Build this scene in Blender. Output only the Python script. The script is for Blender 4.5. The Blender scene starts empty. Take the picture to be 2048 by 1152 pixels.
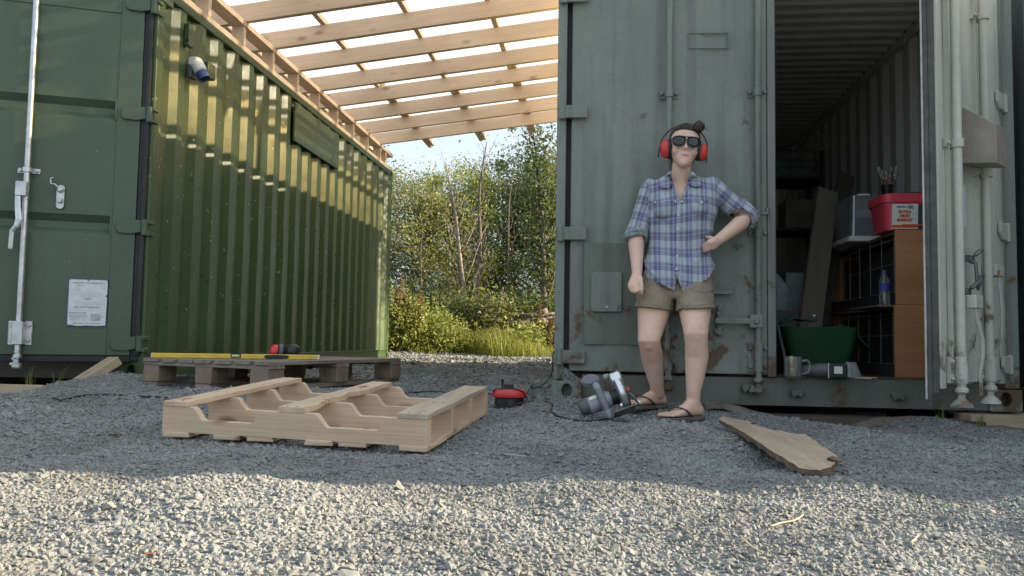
import bpy, bmesh, math, random
import numpy as np
from mathutils import Vector, Matrix, Euler, Quaternion
from mathutils.bvhtree import BVHTree

random.seed(7)
RNG = np.random.default_rng(7)
SC = bpy.context.scene
COL = SC.collection

# ------------------------------------------------------------------ camera
CAM_F, CAM_YAW, CAM_PITCH, CAM_ROLL = 1650.0, math.radians(6.1), math.atan(105.5 / 1650), 0.016
CAM_POS = Vector((0, 0, 0.42))
_F = Vector((-math.sin(CAM_YAW) * math.cos(CAM_PITCH), math.cos(CAM_YAW) * math.cos(CAM_PITCH), math.sin(CAM_PITCH)))
_R0 = Vector((math.cos(CAM_YAW), math.sin(CAM_YAW), 0))
_U0 = _R0.cross(_F)
_R = _R0 * math.cos(CAM_ROLL) + _U0 * math.sin(CAM_ROLL)
_U = _U0 * math.cos(CAM_ROLL) - _R0 * math.sin(CAM_ROLL)
cam_d = bpy.data.cameras.new('camera')
cam = bpy.data.objects.new('camera', cam_d)
COL.objects.link(cam)
cam_d.sensor_width = 36.0
cam_d.lens = 36.0 * CAM_F / 2048
cam_d.clip_start, cam_d.clip_end = 0.05, 900
M = Matrix((_R, _U, -_F)).transposed().to_4x4()
M.translation = CAM_POS
cam.matrix_world = M
SC.camera = cam

# ------------------------------------------------------------------ sky, sun, exposure
SUN_DIR = Vector((2.73, 0.20, 1.0)).normalized()      # towards the sun: low, to the right and a little behind the containers
SUN_EL = math.asin(SUN_DIR.z)
SUN_AZ = math.atan2(SUN_DIR.x, SUN_DIR.y)
world = bpy.data.worlds.new('World')
SC.world = world
world.use_nodes = True
wn = world.node_tree
wn.nodes.clear()
sky = wn.nodes.new('ShaderNodeTexSky')
sky.sky_type = 'NISHITA'
sky.sun_disc = False
sky.sun_elevation = SUN_EL
sky.sun_rotation = SUN_AZ
sky.dust_density = 6.0
sky.air_density = 1.0
sky.ozone_density = 1.6
bg = wn.nodes.new('ShaderNodeBackground')
bg.inputs['Strength'].default_value = 0.08
wo = wn.nodes.new('ShaderNodeOutputWorld')
# a thin bright veil of high cloud over the whole sky
_tc = wn.nodes.new('ShaderNodeTexCoord')
_mp = wn.nodes.new('ShaderNodeMapping'); _mp.inputs['Scale'].default_value = (1.0, 1.0, 3.0)
_ns = wn.nodes.new('ShaderNodeTexNoise'); _ns.inputs['Scale'].default_value = 2.2; _ns.inputs['Detail'].default_value = 6
_mr = wn.nodes.new('ShaderNodeMapRange'); _mr.inputs['From Min'].default_value = .3; _mr.inputs['From Max'].default_value = .7; _mr.inputs['To Min'].default_value = .68; _mr.inputs['To Max'].default_value = .9
_mx = wn.nodes.new('ShaderNodeMix'); _mx.data_type = 'RGBA'; _mx.inputs[7].default_value = (2.55, 2.9, 3.25, 1)
wn.links.new(_tc.outputs['Generated'], _mp.inputs[0]); wn.links.new(_mp.outputs[0], _ns.inputs['Vector']); wn.links.new(_ns.outputs['Fac'], _mr.inputs['Value'])
wn.links.new(_mr.outputs[0], _mx.inputs[0]); wn.links.new(sky.outputs[0], _mx.inputs[6])
wn.links.new(_mx.outputs[2], bg.inputs[0])
wn.links.new(bg.outputs[0], wo.inputs[0])
sun_d = bpy.data.lights.new('sun', 'SUN')
sun_d.energy = 2.75
sun_d.angle = math.radians(0.53)
sun_d.color = (1.0, 0.82, 0.59)
sun = bpy.data.objects.new('sun', sun_d)
COL.objects.link(sun)
sun.rotation_euler = SUN_DIR.to_track_quat('Z', 'Y').to_euler()
SC.view_settings.view_transform = 'Standard'
SC.view_settings.look = 'None'
SC.view_settings.gamma = 1
SC.view_settings.use_curve_mapping = False
SC.view_settings.exposure = 2.2
SC.cycles.max_bounces = 8
SC.cycles.transparent_max_bounces = 12
SC.cycles.caustics_reflective = False
SC.cycles.caustics_refractive = False
SC.cycles.sample_clamp_indirect = 6

# ------------------------------------------------------------------ helpers
def at(px, py, Y):
    """A photo pixel (2048 wide) at depth Y, as a point."""
    r = _F * CAM_F + _R * (px - 1024) + _U * (576 - py)
    return CAM_POS + r * (Y / r.y)

def atx(px, py, X):
    r = _F * CAM_F + _R * (px - 1024) + _U * (576 - py)
    return CAM_POS + r * (X / r.x)

def smooth01(t):
    t = np.clip(t, 0, 1)
    return t * t * (3 - 2 * t)

GP = np.array([(-.63, 3.04, 0.0), (-1.71, 3.12, .015), (-.55, 4.07, .05), (-1.6, 4.1, .085), (-1.8, 4.4, .108), (-2.7, 4.68, .115),
    (-1.37, 5.7, .108), (-2.2, 5.5, .11), (-2.92, 4.78, .2), (-3.3, 4.75, .06), (-3.8, 4.4, .02), (-2.9, 4.2, .06), (-3.2, 3.5, .02), (.2, 4.42, .082), (.42, 4.12, .045), (-.476, 4.4, .078),
    (0.05, 4.0, .05), (.66, 2.6, -.005), (.62, 4.25, .04), (-.18, 4.52, .10), (1.2, 4.45, .035), (2.1, 4.5, .0), (1.2, 3.6, .01), (2.2, 3.6, -.01), (-.4, 4.7, .10),
    (-.8, 2.2, .0), (.8, 2.0, -.01), (-.2, 1.4, 0.0), (-1.6, 2.2, -.015), (1.4, 2.6, .0), (2.5, 2.5, 0), (-3, 2, 0), (0, .5, 0), (0, -3, 0), (-5, -3, 0), (5, -3, 0), (-1.2, 8, .105), (-1.8, 10, .11),
    (-1.5, 12, .165), (-3, 13.5, .24), (0, 13.5, .24), (-6, 6, .05), (-6, 10, .12), (3.5, 8, .05), (1, 7, .03), (1, 10, .1), (6, 5, .0), (-2.5, 16, .3), (0, 18, .32), (-6, 16, .3), (3, 14, .25)])
_ph = RNG.uniform(0, 6.28, (26, 2)); _dir = RNG.uniform(0, 6.28, 26); _wl = RNG.uniform(.28, 1.3, 26)
_am = .0052 * np.sqrt(_wl)
_dx = RNG.uniform(-3.2, 3.2, 70); _dy = RNG.uniform(1.0, 4.2, 70); _ds = RNG.uniform(.06, .16, 70); _da = RNG.uniform(-.026, .016, 70)
def gz(x, y, noise=True):
    x = np.asarray(x, float); y = np.asarray(y, float)
    sh = x.shape
    x = x.ravel(); y = y.ravel()
    num = np.zeros_like(x); den = np.zeros_like(x) + 1e-9
    for gx, gy, g in GP:
        s = .28 + .09 * max(0, math.hypot(gx, gy - 2.5) - 2)
        d2 = (x - gx) ** 2 + (y - gy) ** 2
        w = 1.0 / (d2 + (s * .7) ** 2) ** 2
        num += w * g; den += w
    z = num / den
    z = z + np.clip(np.hypot(x, y) - 20, 0, 400) * .004
    if noise:
        near = np.exp(-np.clip(np.hypot(x, y - 3) - 4, 0, None) / 6)
        n = np.zeros_like(x)
        for k in range(26):
            n += _am[k] * np.sin((x * math.cos(_dir[k]) + y * math.sin(_dir[k])) * 6.283 / _wl[k] + _ph[k, 0])
        for k in range(70):
            n += _da[k] * np.exp(-((x - _dx[k]) ** 2 + (y - _dy[k]) ** 2) / _ds[k] ** 2)
        fl = np.exp(-(np.clip(np.abs(x + 1.13) - .62, 0, None) ** 2 + np.clip(np.abs(y - 3.6) - .66, 0, None) ** 2) / .12 ** 2)
        z = z + n * near * (1 - .8 * fl) - .012 * fl
    return z.reshape(sh)

def g1(x, y): return float(gz(np.array([x]), np.array([y]))[0])

MW = {}
def _mw(p): return MW.get(p.name, Matrix.Identity(4)) if p else Matrix.Identity(4)

class MB:
    def __init__(self): self.v = []; self.f = []; self.uv = None
    def add(self, vs, fs):
        b = len(self.v)
        self.v += [Vector(p) for p in vs]
        self.f += [tuple(i + b for i in f) for f in fs]
        return self
    def boxb(self, x0, x1, y0, y1, z0, z1, m=None):
        vs = [(x0, y0, z0), (x1, y0, z0), (x1, y1, z0), (x0, y1, z0), (x0, y0, z1), (x1, y0, z1), (x1, y1, z1), (x0, y1, z1)]
        if m is not None: vs = [m @ Vector(p) for p in vs]
        return self.add(vs, [(0, 3, 2, 1), (4, 5, 6, 7), (0, 1, 5, 4), (1, 2, 6, 5), (2, 3, 7, 6), (3, 0, 4, 7)])
    def box(self, c, s, m=None):
        return self.boxb(c[0] - s[0] / 2, c[0] + s[0] / 2, c[1] - s[1] / 2, c[1] + s[1] / 2, c[2] - s[2] / 2, c[2] + s[2] / 2, m)
    def loft(self, rings, cap0=True, cap1=True, closed=True):
        n = len(rings[0]); vs = [p for r in rings for p in r]; fs = []
        m = n if closed else n - 1
        for i in range(len(rings) - 1):
            for j in range(m):
                k = (j + 1) % n
                fs.append((i * n + j, i * n + k, (i + 1) * n + k, (i + 1) * n + j))
        if cap0: fs.append(tuple(range(n - 1, -1, -1)))
        if cap1: fs.append(tuple(range((len(rings) - 1) * n, len(rings) * n)))
        return self.add(vs, fs)
    def tube(self, pts, r, n=10, caps=True, flat=1.0):
        pts = [Vector(p) for p in pts]
        rs = r if isinstance(r, (list, tuple)) else [r] * len(pts)
        t0 = (pts[1] - pts[0]).normalized()
        up = Vector((0, 0, 1)) if abs(t0.z) < .9 else Vector((0, 1, 0))
        u = t0.cross(up).normalized(); rings = []
        for i, p in enumerate(pts):
            if i == 0: t = pts[1] - pts[0]
            elif i == len(pts) - 1: t = pts[-1] - pts[-2]
            else: t = (pts[i + 1] - pts[i]).normalized() + (pts[i] - pts[i - 1]).normalized()
            t.normalize()
            u = (u - t * u.dot(t)).normalized(); w = t.cross(u)
            rings.append([p + (u * math.cos(a) + w * math.sin(a) * flat) * rs[i] for a in [6.28318 * k / n for k in range(n)]])
        return self.loft(rings, caps, caps)
    def caps(self, pts, rs, n=14):
        """tube with rounded ends"""
        pts = [Vector(p) for p in pts]; rs = list(rs)
        d0 = (pts[0] - pts[1]).normalized(); d1 = (pts[-1] - pts[-2]).normalized()
        P = []; Q = []
        for a in (80, 55, 28): P.append(pts[0] + d0 * rs[0] * math.sin(math.radians(a))); Q.append(rs[0] * math.cos(math.radians(a)))
        P += pts; Q += rs
        for a in (28, 55, 80): P.append(pts[-1] + d1 * rs[-1] * math.sin(math.radians(a))); Q.append(rs[-1] * math.cos(math.radians(a)))
        return self.tube(P, Q, n)
    def ell(self, c, r, m=None, n=16, k=10):
        rings = []
        for i in range(1, k):
            a = math.pi * i / k - math.pi / 2
            ring = [Vector((r[0] * math.cos(a) * math.cos(b), r[1] * math.cos(a) * math.sin(b), r[2] * math.sin(a))) for b in [6.28318 * j / n for j in range(n)]]
            if m is not None: ring = [m @ q for q in ring]
            rings.append([Vector(c) + q for q in ring])
        return self.loft(rings)
    def lathe(self, prof, o, axis=(0, 0, 1), n=24, cap0=True, cap1=True):
        ax = Vector(axis).normalized()
        u = ax.orthogonal().normalized(); w = ax.cross(u); o = Vector(o)
        rings = [[o + ax * h + (u * math.cos(a) + w * math.sin(a)) * r for a in [6.28318 * k / n for k in range(n)]] for r, h in prof]
        return self.loft(rings, cap0, cap1)
    def prism(self, poly, o, ux, uy, d):
        """2D polygon placed at o with axes ux, uy; extruded by vector d"""
        o = Vector(o); ux = Vector(ux); uy = Vector(uy); d = Vector(d); n = len(poly)
        a = [o + ux * p[0] + uy * p[1] for p in poly]
        vs = a + [p + d for p in a]
        fs = [tuple(range(n - 1, -1, -1)), tuple(range(n, 2 * n))] + [(i, (i + 1) % n, n + (i + 1) % n, n + i) for i in range(n)]
        return self.add(vs, fs)
    def mesh(self, name, inv=None):
        me = bpy.data.meshes.new(name)
        vs = self.v if inv is None else [inv @ p for p in self.v]
        me.from_pydata([tuple(p) for p in vs], [], self.f)
        me.update()
        return me
    def obj(self, name, mat, parent=None, smooth=False, bevel=0, fix=True, world=True):
        inv = _mw(parent).inverted() if (parent and world) else None
        me = self.mesh(name, inv)
        if fix:
            bm = bmesh.new(); bm.from_mesh(me); bmesh.ops.recalc_face_normals(bm, faces=bm.faces); bm.to_mesh(me); bm.free()
        return link(name, me, mat, parent, smooth, bevel)

def link(name, me, mat, parent=None, smooth=False, bevel=0, loc=None):
    if mat is not None and not me.materials: me.materials.append(mat)
    o = bpy.data.objects.new(name, me); COL.objects.link(o)
    if parent is not None: o.parent = parent
    MW[o.name] = _mw(parent)
    if smooth is True:
        me.polygons.foreach_set('use_smooth', np.ones(len(me.polygons), bool))
    elif smooth:
        me.polygons.foreach_set('use_smooth', np.ones(len(me.polygons), bool))
        try: me.set_sharp_from_angle(angle=math.radians(smooth))
        except Exception: pass
    if bevel:
        b = o.modifiers.new('bevel', 'BEVEL'); b.width = bevel; b.segments = 1 if bevel < .006 else 2; b.limit_method = 'ANGLE'; b.angle_limit = math.radians(40)
    return o

def tag(o, label=None, cat=None, group=None, kind=None):
    if label: o['label'] = label
    if cat: o['category'] = cat
    if group: o['group'] = group
    if kind: o['kind'] = kind
    return o

def thing(name, label, cat, loc=(0, 0, 0), rot=None, group=None):
    o = bpy.data.objects.new(name, None); COL.objects.link(o)
    m = Matrix.Translation(Vector(loc))
    if rot is not None: m = m @ rot.to_4x4()
    o.matrix_world = m
    o.empty_display_size = .1
    MW[o.name] = m
    return tag(o, label, cat, group)

def board(name, parent, c, dims, mat, rot=None, rough=.0, bevel=.002, world=False):
    """A plank with its own local axes (x along the grain). c in parent's frame."""
    L, W, T = dims
    mb = MB()
    nseg = 7
    rings = []
    for i in range(nseg):
        x = -L / 2 + L * i / (nseg - 1)
        j = lambda: random.uniform(-rough, rough)
        rings.append([(x + (j() if i in (0, nseg - 1) else 0), -W / 2 + j(), -T / 2 + j() * .3), (x + (j() if i in (0, nseg - 1) else 0), W / 2 + j(), -T / 2 + j() * .3), (x, W / 2 + j(), T / 2 + j() * .3), (x, -W / 2 + j(), T / 2 + j() * .3)])
    mb.loft(rings)
    o = mb.obj(name, mat, None, bevel=bevel)
    o.parent = parent
    m = Matrix.Translation(Vector(c))
    if rot is not None: m = m @ rot.to_4x4()
    o.matrix_local = m
    MW[o.name] = _mw(parent) @ m
    return o

def rotm(x=0, y=0, z=0): return Euler((x, y, z)).to_matrix()
def axes(ux, uy, uz): return Matrix((Vector(ux), Vector(uy), Vector(uz))).transposed()
def catmull(pts, n=8):
    P = [Vector(p) for p in pts]; P = [P[0] * 2 - P[1]] + P + [P[-1] * 2 - P[-2]]; out = []
    for i in range(1, len(P) - 2):
        for k in range(n):
            t = k / n
            out.append(.5 * ((2 * P[i]) + (P[i + 1] - P[i - 1]) * t + (2 * P[i - 1] - 5 * P[i] + 4 * P[i + 1] - P[i + 2]) * t * t + (3 * P[i] - P[i - 1] - 3 * P[i + 1] + P[i + 2]) * t ** 3))
    out.append(P[-2]); return out

def bake(o, *mods):
    """apply the modifiers of o and return a fresh mesh"""
    dg = bpy.context.evaluated_depsgraph_get()
    me = bpy.data.meshes.new_from_object(o.evaluated_get(dg))
    return me

def voxel(mb, name, size, smooth=6, fac=.5):
    me = mb.mesh(name)
    bm = bmesh.new(); bm.from_mesh(me); bmesh.ops.recalc_face_normals(bm, faces=bm.faces); bm.to_mesh(me); bm.free()
    o = bpy.data.objects.new('temporary', me); COL.objects.link(o)
    r = o.modifiers.new('r', 'REMESH'); r.mode = 'VOXEL'; r.voxel_size = size; r.use_smooth_shade = True
    s = o.modifiers.new('s', 'SMOOTH'); s.factor = fac; s.iterations = smooth
    out = bake(o)
    bpy.data.objects.remove(o); bpy.data.meshes.remove(me)
    out.name = name
    return out

def fast_mesh(name, verts, faces_n, idx):
    """verts (n,3); faces all with faces_n corners; idx flat"""
    me = bpy.data.meshes.new(name)
    nv = len(verts); nf = len(idx) // faces_n
    me.vertices.add(nv); me.vertices.foreach_set('co', np.asarray(verts, np.float32).ravel())
    me.loops.add(nf * faces_n); me.loops.foreach_set('vertex_index', np.asarray(idx, np.int32))
    me.polygons.add(nf); me.polygons.foreach_set('loop_start', np.arange(0, nf * faces_n, faces_n, dtype=np.int32))
    me.polygons.foreach_set('loop_total', np.full(nf, faces_n, np.int32))
    me.update(calc_edges=True)
    return me

def text(name, body, size, o, ux, uy, mat, parent, bold=0.0, align='CENTER', sx=1.0):
    c = bpy.data.curves.new(name, 'FONT'); c.body = body; c.size = size; c.align_x = align; c.align_y = 'CENTER'; c.offset = bold; c.extrude = .0004; c.resolution_u = 2
    t = bpy.data.objects.new('temporary', c); COL.objects.link(t)
    me = bake(t); bpy.data.objects.remove(t)
    ux = Vector(ux).normalized(); uy = Vector(uy).normalized(); n = ux.cross(uy)
    m = axes(ux * sx, uy, n).to_4x4(); m.translation = Vector(o)
    me.transform(_mw(parent).inverted() @ m)
    me.materials.clear()
    return link(name, me, mat, parent)

# ------------------------------------------------------------------ materials
def newmat(name):
    m = bpy.data.materials.new(name); m.use_nodes = True
    nt = m.node_tree; b = nt.nodes['Principled BSDF']
    return m, nt, b
def nd(nt, t, ins=None, **kw):
    n = nt.nodes.new(t)
    for k, v in kw.items(): setattr(n, k, v)
    for k, v in (ins or {}).items():
        if isinstance(v, bpy.types.NodeSocket): nt.links.new(v, n.inputs[k])
        else: n.inputs[k].default_value = v
    return n
def c4(c): return (c[0], c[1], c[2], 1.0)
def mixc(nt, fac, a, b, mode='MIX'):
    n = nd(nt, 'ShaderNodeMix', data_type='RGBA', blend_type=mode)
    for s, v in ((n.inputs[0], fac), (n.inputs[6], a), (n.inputs[7], b)):
        if isinstance(v, bpy.types.NodeSocket): nt.links.new(v, s)
        elif isinstance(v, (int, float)): s.default_value = v
        else: s.default_value = c4(v)
    return n.outputs[2]
def ramp(nt, fac, stops, interp='LINEAR'):
    n = nd(nt, 'ShaderNodeValToRGB', {'Fac': fac}); cr = n.color_ramp; cr.interpolation = interp
    while len(cr.elements) > 1: cr.elements.remove(cr.elements[-1])
    cr.elements[0].position = stops[0][0]; cr.elements[0].color = c4(stops[0][1]) if not isinstance(stops[0][1], (int, float)) else (stops[0][1],) * 3 + (1,)
    for p, c in stops[1:]:
        e = cr.elements.new(p); e.color = c4(c) if not isinstance(c, (int, float)) else (c, c, c, 1)
    return n.outputs[0]
def mapped(nt, scale=(1, 1, 1), rnd=False, coord='Object'):
    tc = nd(nt, 'ShaderNodeTexCoord'); v = tc.outputs[coord]
    if rnd:
        oi = nd(nt, 'ShaderNodeObjectInfo')
        ml = nd(nt, 'ShaderNodeMath', {0: oi.outputs['Random'], 1: 37.0}, operation='MULTIPLY')
        v = nd(nt, 'ShaderNodeVectorMath', {0: v, 1: ml.outputs[0]}, operation='ADD').outputs[0]
    return nd(nt, 'ShaderNodeMapping', {'Vector': v, 'Scale': scale}).outputs[0]
def noise(nt, v, scale, detail=4, rough=.55, dist=0):
    return nd(nt, 'ShaderNodeTexNoise', {'Vector': v, 'Scale': scale, 'Detail': detail, 'Roughness': rough, 'Distortion': dist}).outputs['Fac']
def bump(nt, b, h, strength=.3, dist=.01):
    n = nd(nt, 'ShaderNodeBump', {'Height': h, 'Strength': strength, 'Distance': dist})
    nt.links.new(n.outputs[0], b.inputs['Normal'])

def plain(name, c, rough=.5, metal=0.0, var=.25, scale=14, bmp=.08, spec=.5, coat=0):
    m, nt, b = newmat(name)
    v = mapped(nt, rnd=True); n = noise(nt, v, scale, 5, .6)
    col = mixc(nt, ramp(nt, n, [(.3, 0.0), (.7, 1.0)]), tuple(x * (1 - var) for x in c), tuple(min(1, x * (1 + var)) for x in c))
    nt.links.new(col, b.inputs['Base Color'])
    r = nd(nt, 'ShaderNodeMapRange', {'Value': noise(nt, v, scale * 2.3, 4), 'To Min': max(.03, rough - .12), 'To Max': min(1, rough + .12)})
    nt.links.new(r.outputs[0], b.inputs['Roughness'])
    b.inputs['Metallic'].default_value = metal
    b.inputs['Specular IOR Level'].default_value = spec
    b.inputs['Coat Weight'].default_value = coat
    if bmp: bump(nt, b, noise(nt, v, scale * 5, 4), bmp, .004)
    return m

def paint(name, c1, c2, rough=.35, rust=.0, streak=.3, chips=.0, bmp=.12, dirt=(.05, .04, .03), rustlow=None, spec=.5):
    m, nt, b = newmat(name)
    v = mapped(nt)
    n1 = noise(nt, v, 1.7, 6, .62)
    col = mixc(nt, ramp(nt, n1, [(.32, 0.0), (.68, 1.0)]), c1, c2)
    vs = mapped(nt, (7, 7, .35)); n2 = noise(nt, vs, 1.6, 5, .6)
    col = mixc(nt, nd(nt, 'ShaderNodeMath', {0: ramp(nt, n2, [(.5, 0.0), (.75, 1.0)]), 1: streak}, operation='MULTIPLY').outputs[0], col, dirt)
    n3 = noise(nt, v, 45, 5, .7)
    col = mixc(nt, nd(nt, 'ShaderNodeMath', {0: ramp(nt, n3, [(.35, 1.0), (.6, 0.0)]), 1: .22}, operation='MULTIPLY').outputs[0], col, tuple(x * .6 for x in c1))
    rg = nd(nt, 'ShaderNodeMapRange', {'Value': noise(nt, v, 9, 5), 'To Min': rough - .1, 'To Max': rough + .16}).outputs[0]
    h = noise(nt, v, 150, 3)
    if rust > 0:
        nr = noise(nt, v, 5.5, 9, .68, .4)
        if rustlow is not None:      # rust gathers below this height
            sz = nd(nt, 'ShaderNodeSeparateXYZ', {0: nd(nt, 'ShaderNodeTexCoord').outputs['Object']}).outputs[2]
            add = nd(nt, 'ShaderNodeMapRange', {'Value': sz, 'From Min': rustlow[0], 'From Max': rustlow[1], 'To Min': .12, 'To Max': -.03}).outputs[0]
            nr = nd(nt, 'ShaderNodeMath', {0: nr, 1: add}, operation='ADD').outputs[0]
        mk = ramp(nt, nr, [(.665 - rust * .14, 0.0), (.73 - rust * .14, 1.0)])
        rc = mixc(nt, noise(nt, v, 30, 5), (.055, .028, .016), (.16, .075, .035))
        mk2 = nd(nt, 'ShaderNodeMath', {0: mk, 1: .8}, operation='MULTIPLY').outputs[0]
        col = mixc(nt, mk2, col, rc)
        rg = nd(nt, 'ShaderNodeMix', {0: mk2, 2: rg, 3: .85}, data_type='FLOAT').outputs[0]
    if chips > 0:
        nc = noise(nt, v, 28, 2, .5)
        mk = ramp(nt, nc, [(.80 - chips * .1, 0.0), (.815 - chips * .1, 1.0)])
        col = mixc(nt, mk, col, (.32, .34, .3))
    nt.links.new(col, b.inputs['Base Color']); nt.links.new(rg, b.inputs['Roughness'])
    b.inputs['Specular IOR Level'].default_value = spec
    bump(nt, b, h, bmp, .003)
    return m

def wood(name, ca, cb, rough=.75, knots=.5, grain=26, weather=0.0, spec=.3, bmp=.25):
    m, nt, b = newmat(name)
    v = mapped(nt, (1.3, grain * .55, grain * .55), rnd=True)
    n = noise(nt, v, 1.5, 6, .6, .6)
    col = mixc(nt, ramp(nt, n, [(.3, 0.0), (.7, 1.0)]), ca, cb)
    big = noise(nt, mapped(nt, (1.1, 2.4, 2.4), rnd=True), 1.9, 4, .5)
    col = mixc(nt, nd(nt, 'ShaderNodeMath', {0: ramp(nt, big, [(.42, 0.0), (.72, 1.0)]), 1: .42}, operation='MULTIPLY').outputs[0], col, tuple(x * .68 for x in ca))
    fib = noise(nt, mapped(nt, (3, 160, 160), rnd=True), 1.0, 3, .6)
    col = mixc(nt, nd(nt, 'ShaderNodeMath', {0: ramp(nt, fib, [(.35, 1.0), (.55, 0.0)]), 1: .28}, operation='MULTIPLY').outputs[0], col, tuple(x * .5 for x in ca))
    if knots:
        vo = nd(nt, 'ShaderNodeTexVoronoi', {'Vector': mapped(nt, (3.2, 7, 7), rnd=True), 'Scale': 1.0})
        kd = ramp(nt, vo.outputs['Distance'], [(.05, 1.0), (.10, .65), (.2, 0.0)])
        col = mixc(nt, nd(nt, 'ShaderNodeMath', {0: kd, 1: knots}, operation='MULTIPLY').outputs[0], col, (.13, .06, .03))
    if weather:
        wv = noise(nt, mapped(nt, (1.5, 9, 9), rnd=True), 2.2, 6, .65)
        col = mixc(nt, nd(nt, 'ShaderNodeMath', {0: ramp(nt, wv, [(.35, 0.0), (.65, 1.0)]), 1: weather}, operation='MULTIPLY').outputs[0], col, (.12, .115, .10))
    oi = nd(nt, 'ShaderNodeObjectInfo')
    col = mixc(nt, nd(nt, 'ShaderNodeMath', {0: oi.outputs['Random'], 1: .22}, operation='MULTIPLY').outputs[0], col, tuple(x * .62 for x in ca))
    nt.links.new(col, b.inputs['Base Color'])
    b.inputs['Roughness'].default_value = rough
    b.inputs['Specular IOR Level'].default_value = spec
    bump(nt, b, nd(nt, 'ShaderNodeMath', {0: fib, 1: n}, operation='ADD').outputs[0], bmp, .004)
    return m

def leafmat(name, ca, cb, cc=None, trans=.4, rough=.5):
    m, nt, b = newmat(name)
    g = nd(nt, 'ShaderNodeNewGeometry')
    stops = [(0.0, ca), (.6, cb), (1.0, cc or cb)]
    col = ramp(nt, g.outputs['Random Per Island'], stops)
    big = noise(nt, mapped(nt), 1.1, 3)
    col = mixc(nt, nd(nt, 'ShaderNodeMath', {0: ramp(nt, big, [(.4, 0.0), (.65, 1.0)]), 1: .35}, operation='MULTIPLY').outputs[0], col, tuple(x * 1.25 for x in cb))
    nt.links.new(col, b.inputs['Base Color']); b.inputs['Roughness'].default_value = rough
    b.inputs['Specular IOR Level'].default_value = .35
    tr = nd(nt, 'ShaderNodeBsdfTranslucent', {'Color': mixc(nt, .5, col, (.30, .32, .05), 'MIX')})
    mx = nd(nt, 'ShaderNodeMixShader', {0: trans, 1: b.outputs[0], 2: tr.outputs[0]})
    nt.links.new(mx.outputs[0], nt.nodes['Material Output'].inputs['Surface'])
    return m

M_GREEN = paint('olive_container_paint', (.050, .082, .036), (.066, .104, .044), rough=.29, streak=.22, chips=.9, dirt=(.035, .045, .025))
M_GDOOR = paint('olive_door_paint', (.060, .096, .062), (.074, .114, .074), rough=.34, streak=.12, chips=.15, dirt=(.04, .05, .03))
M_GREY = paint('grey_green_container_paint', (.165, .196, .170), (.235, .262, .228), rough=.52, rust=.42, streak=.62, dirt=(.075, .085, .07), rustlow=(.1, .95), bmp=.2)
M_GREYP = paint('patched_grey_green_paint', (.115, .145, .115), (.15, .18, .145), rough=.55, rust=.62, streak=.5, dirt=(.07, .06, .045), bmp=.3)
M_SILL = paint('rusty_sill_paint', (.11, .125, .105), (.14, .155, .13), rough=.62, rust=.6, streak=.35, dirt=(.06, .05, .04), bmp=.3)
M_PALE = paint('faded_pale_door_paint', (.48, .49, .43), (.57, .575, .505), rough=.5, rust=.3, streak=.4, dirt=(.22, .2, .15), rustlow=(.1, .9), bmp=.2)
M_INNER = paint('container_interior_paint', (.56, .57, .55), (.64, .64, .61), rough=.45, rust=.15, streak=.25, dirt=(.16, .14, .12))
M_NEIGH = paint('dark_container_paint', (.10, .12, .13), (.14, .16, .17), rough=.5, rust=.25, streak=.4)
M_GASKET = plain('black_rubber', (.018, .019, .021), .55, var=.4)
M_GALV = plain('galvanised_steel', (.56, .58, .60), .38, .85, var=.18, scale=22, bmp=.12)
M_STEELD = plain('dull_dark_steel', (.17, .17, .165), .5, .6, var=.3, scale=25, bmp=.2)
M_SILVER = plain('bare_cast_alloy', (.70, .71, .73), .3, .9, var=.12, scale=20, bmp=.05)
M_LIP = plain('grey_rubber_lip', (.40, .41, .40), .6)
M_PLATE = plain('worn_white_plate', (.62, .64, .66), .5, .1, var=.1, scale=30, bmp=.03)
M_BLUEE = plain('blue_tape', (.075, .09, .22), .5, var=.3)
M_INK = plain('faded_grey_ink', (.20, .21, .22), .7, var=.2, bmp=0)
M_INKL = plain('pale_grey_ink', (.42, .44, .45), .7, var=.2, bmp=0)
M_TIMBER = wood('fresh_spruce', (.73, .565, .43), (.80, .64, .505), knots=.6, grain=14)
M_PALLET = wood('new_pallet_wood', (.64, .475, .33), (.77, .595, .435), knots=1.0, grain=16, weather=.08)
M_PALLETOLD = wood('weathered_top_board', (.52, .42, .31), (.64, .53, .40), knots=.4, grain=24, weather=.35)
M_EURO = wood('grey_weathered_pallet_wood', (.25, .215, .175), (.37, .315, .25), knots=.4, grain=24, weather=.5)
M_EUROB = wood('brown_pallet_block_wood', (.25, .185, .135), (.36, .27, .195), knots=.3, grain=18, weather=.5)
M_PLANK = wood('sawn_yellowish_plank', (.46, .37, .25), (.56, .46, .33), knots=.4, grain=20, weather=.25)
M_DARKPL = wood('grey_scaffold_plank', (.17, .145, .12), (.23, .20, .165), knots=.4, grain=20, weather=.4)
M_SLEEP = wood('old_dark_timber', (.075, .062, .05), (.11, .09, .07), knots=.2, grain=14, weather=.35)
M_CABINET = wood('orange_brown_veneer', (.42, .20, .085), (.50, .25, .11), rough=.45, knots=.0, grain=16, spec=.5, bmp=.05)
M_YELLOW = plain('yellow_level_paint', (.68, .47, .06), .42, var=.12, scale=18, bmp=.03)
M_BLACK = plain('black_plastic', (.016, .017, .019), .42, var=.3, scale=20, bmp=.06)
M_RED = plain('red_plastic', (.60, .045, .045), .35, var=.15, scale=16, bmp=.03)
M_REDT = plain('red_tub_plastic', (.62, .06, .09), .4, var=.12, scale=12, bmp=.03)
M_CABLE = plain('black_cable', (.012, .012, .013), .5, var=.2)
M_GREYPL = plain('mid_grey_plastic', (.27, .29, .31), .45, var=.12, scale=22, bmp=.06)
M_DKGREYPL = plain('dark_grey_plastic', (.085, .09, .10), .5, var=.15, scale=22, bmp=.06)
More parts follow.
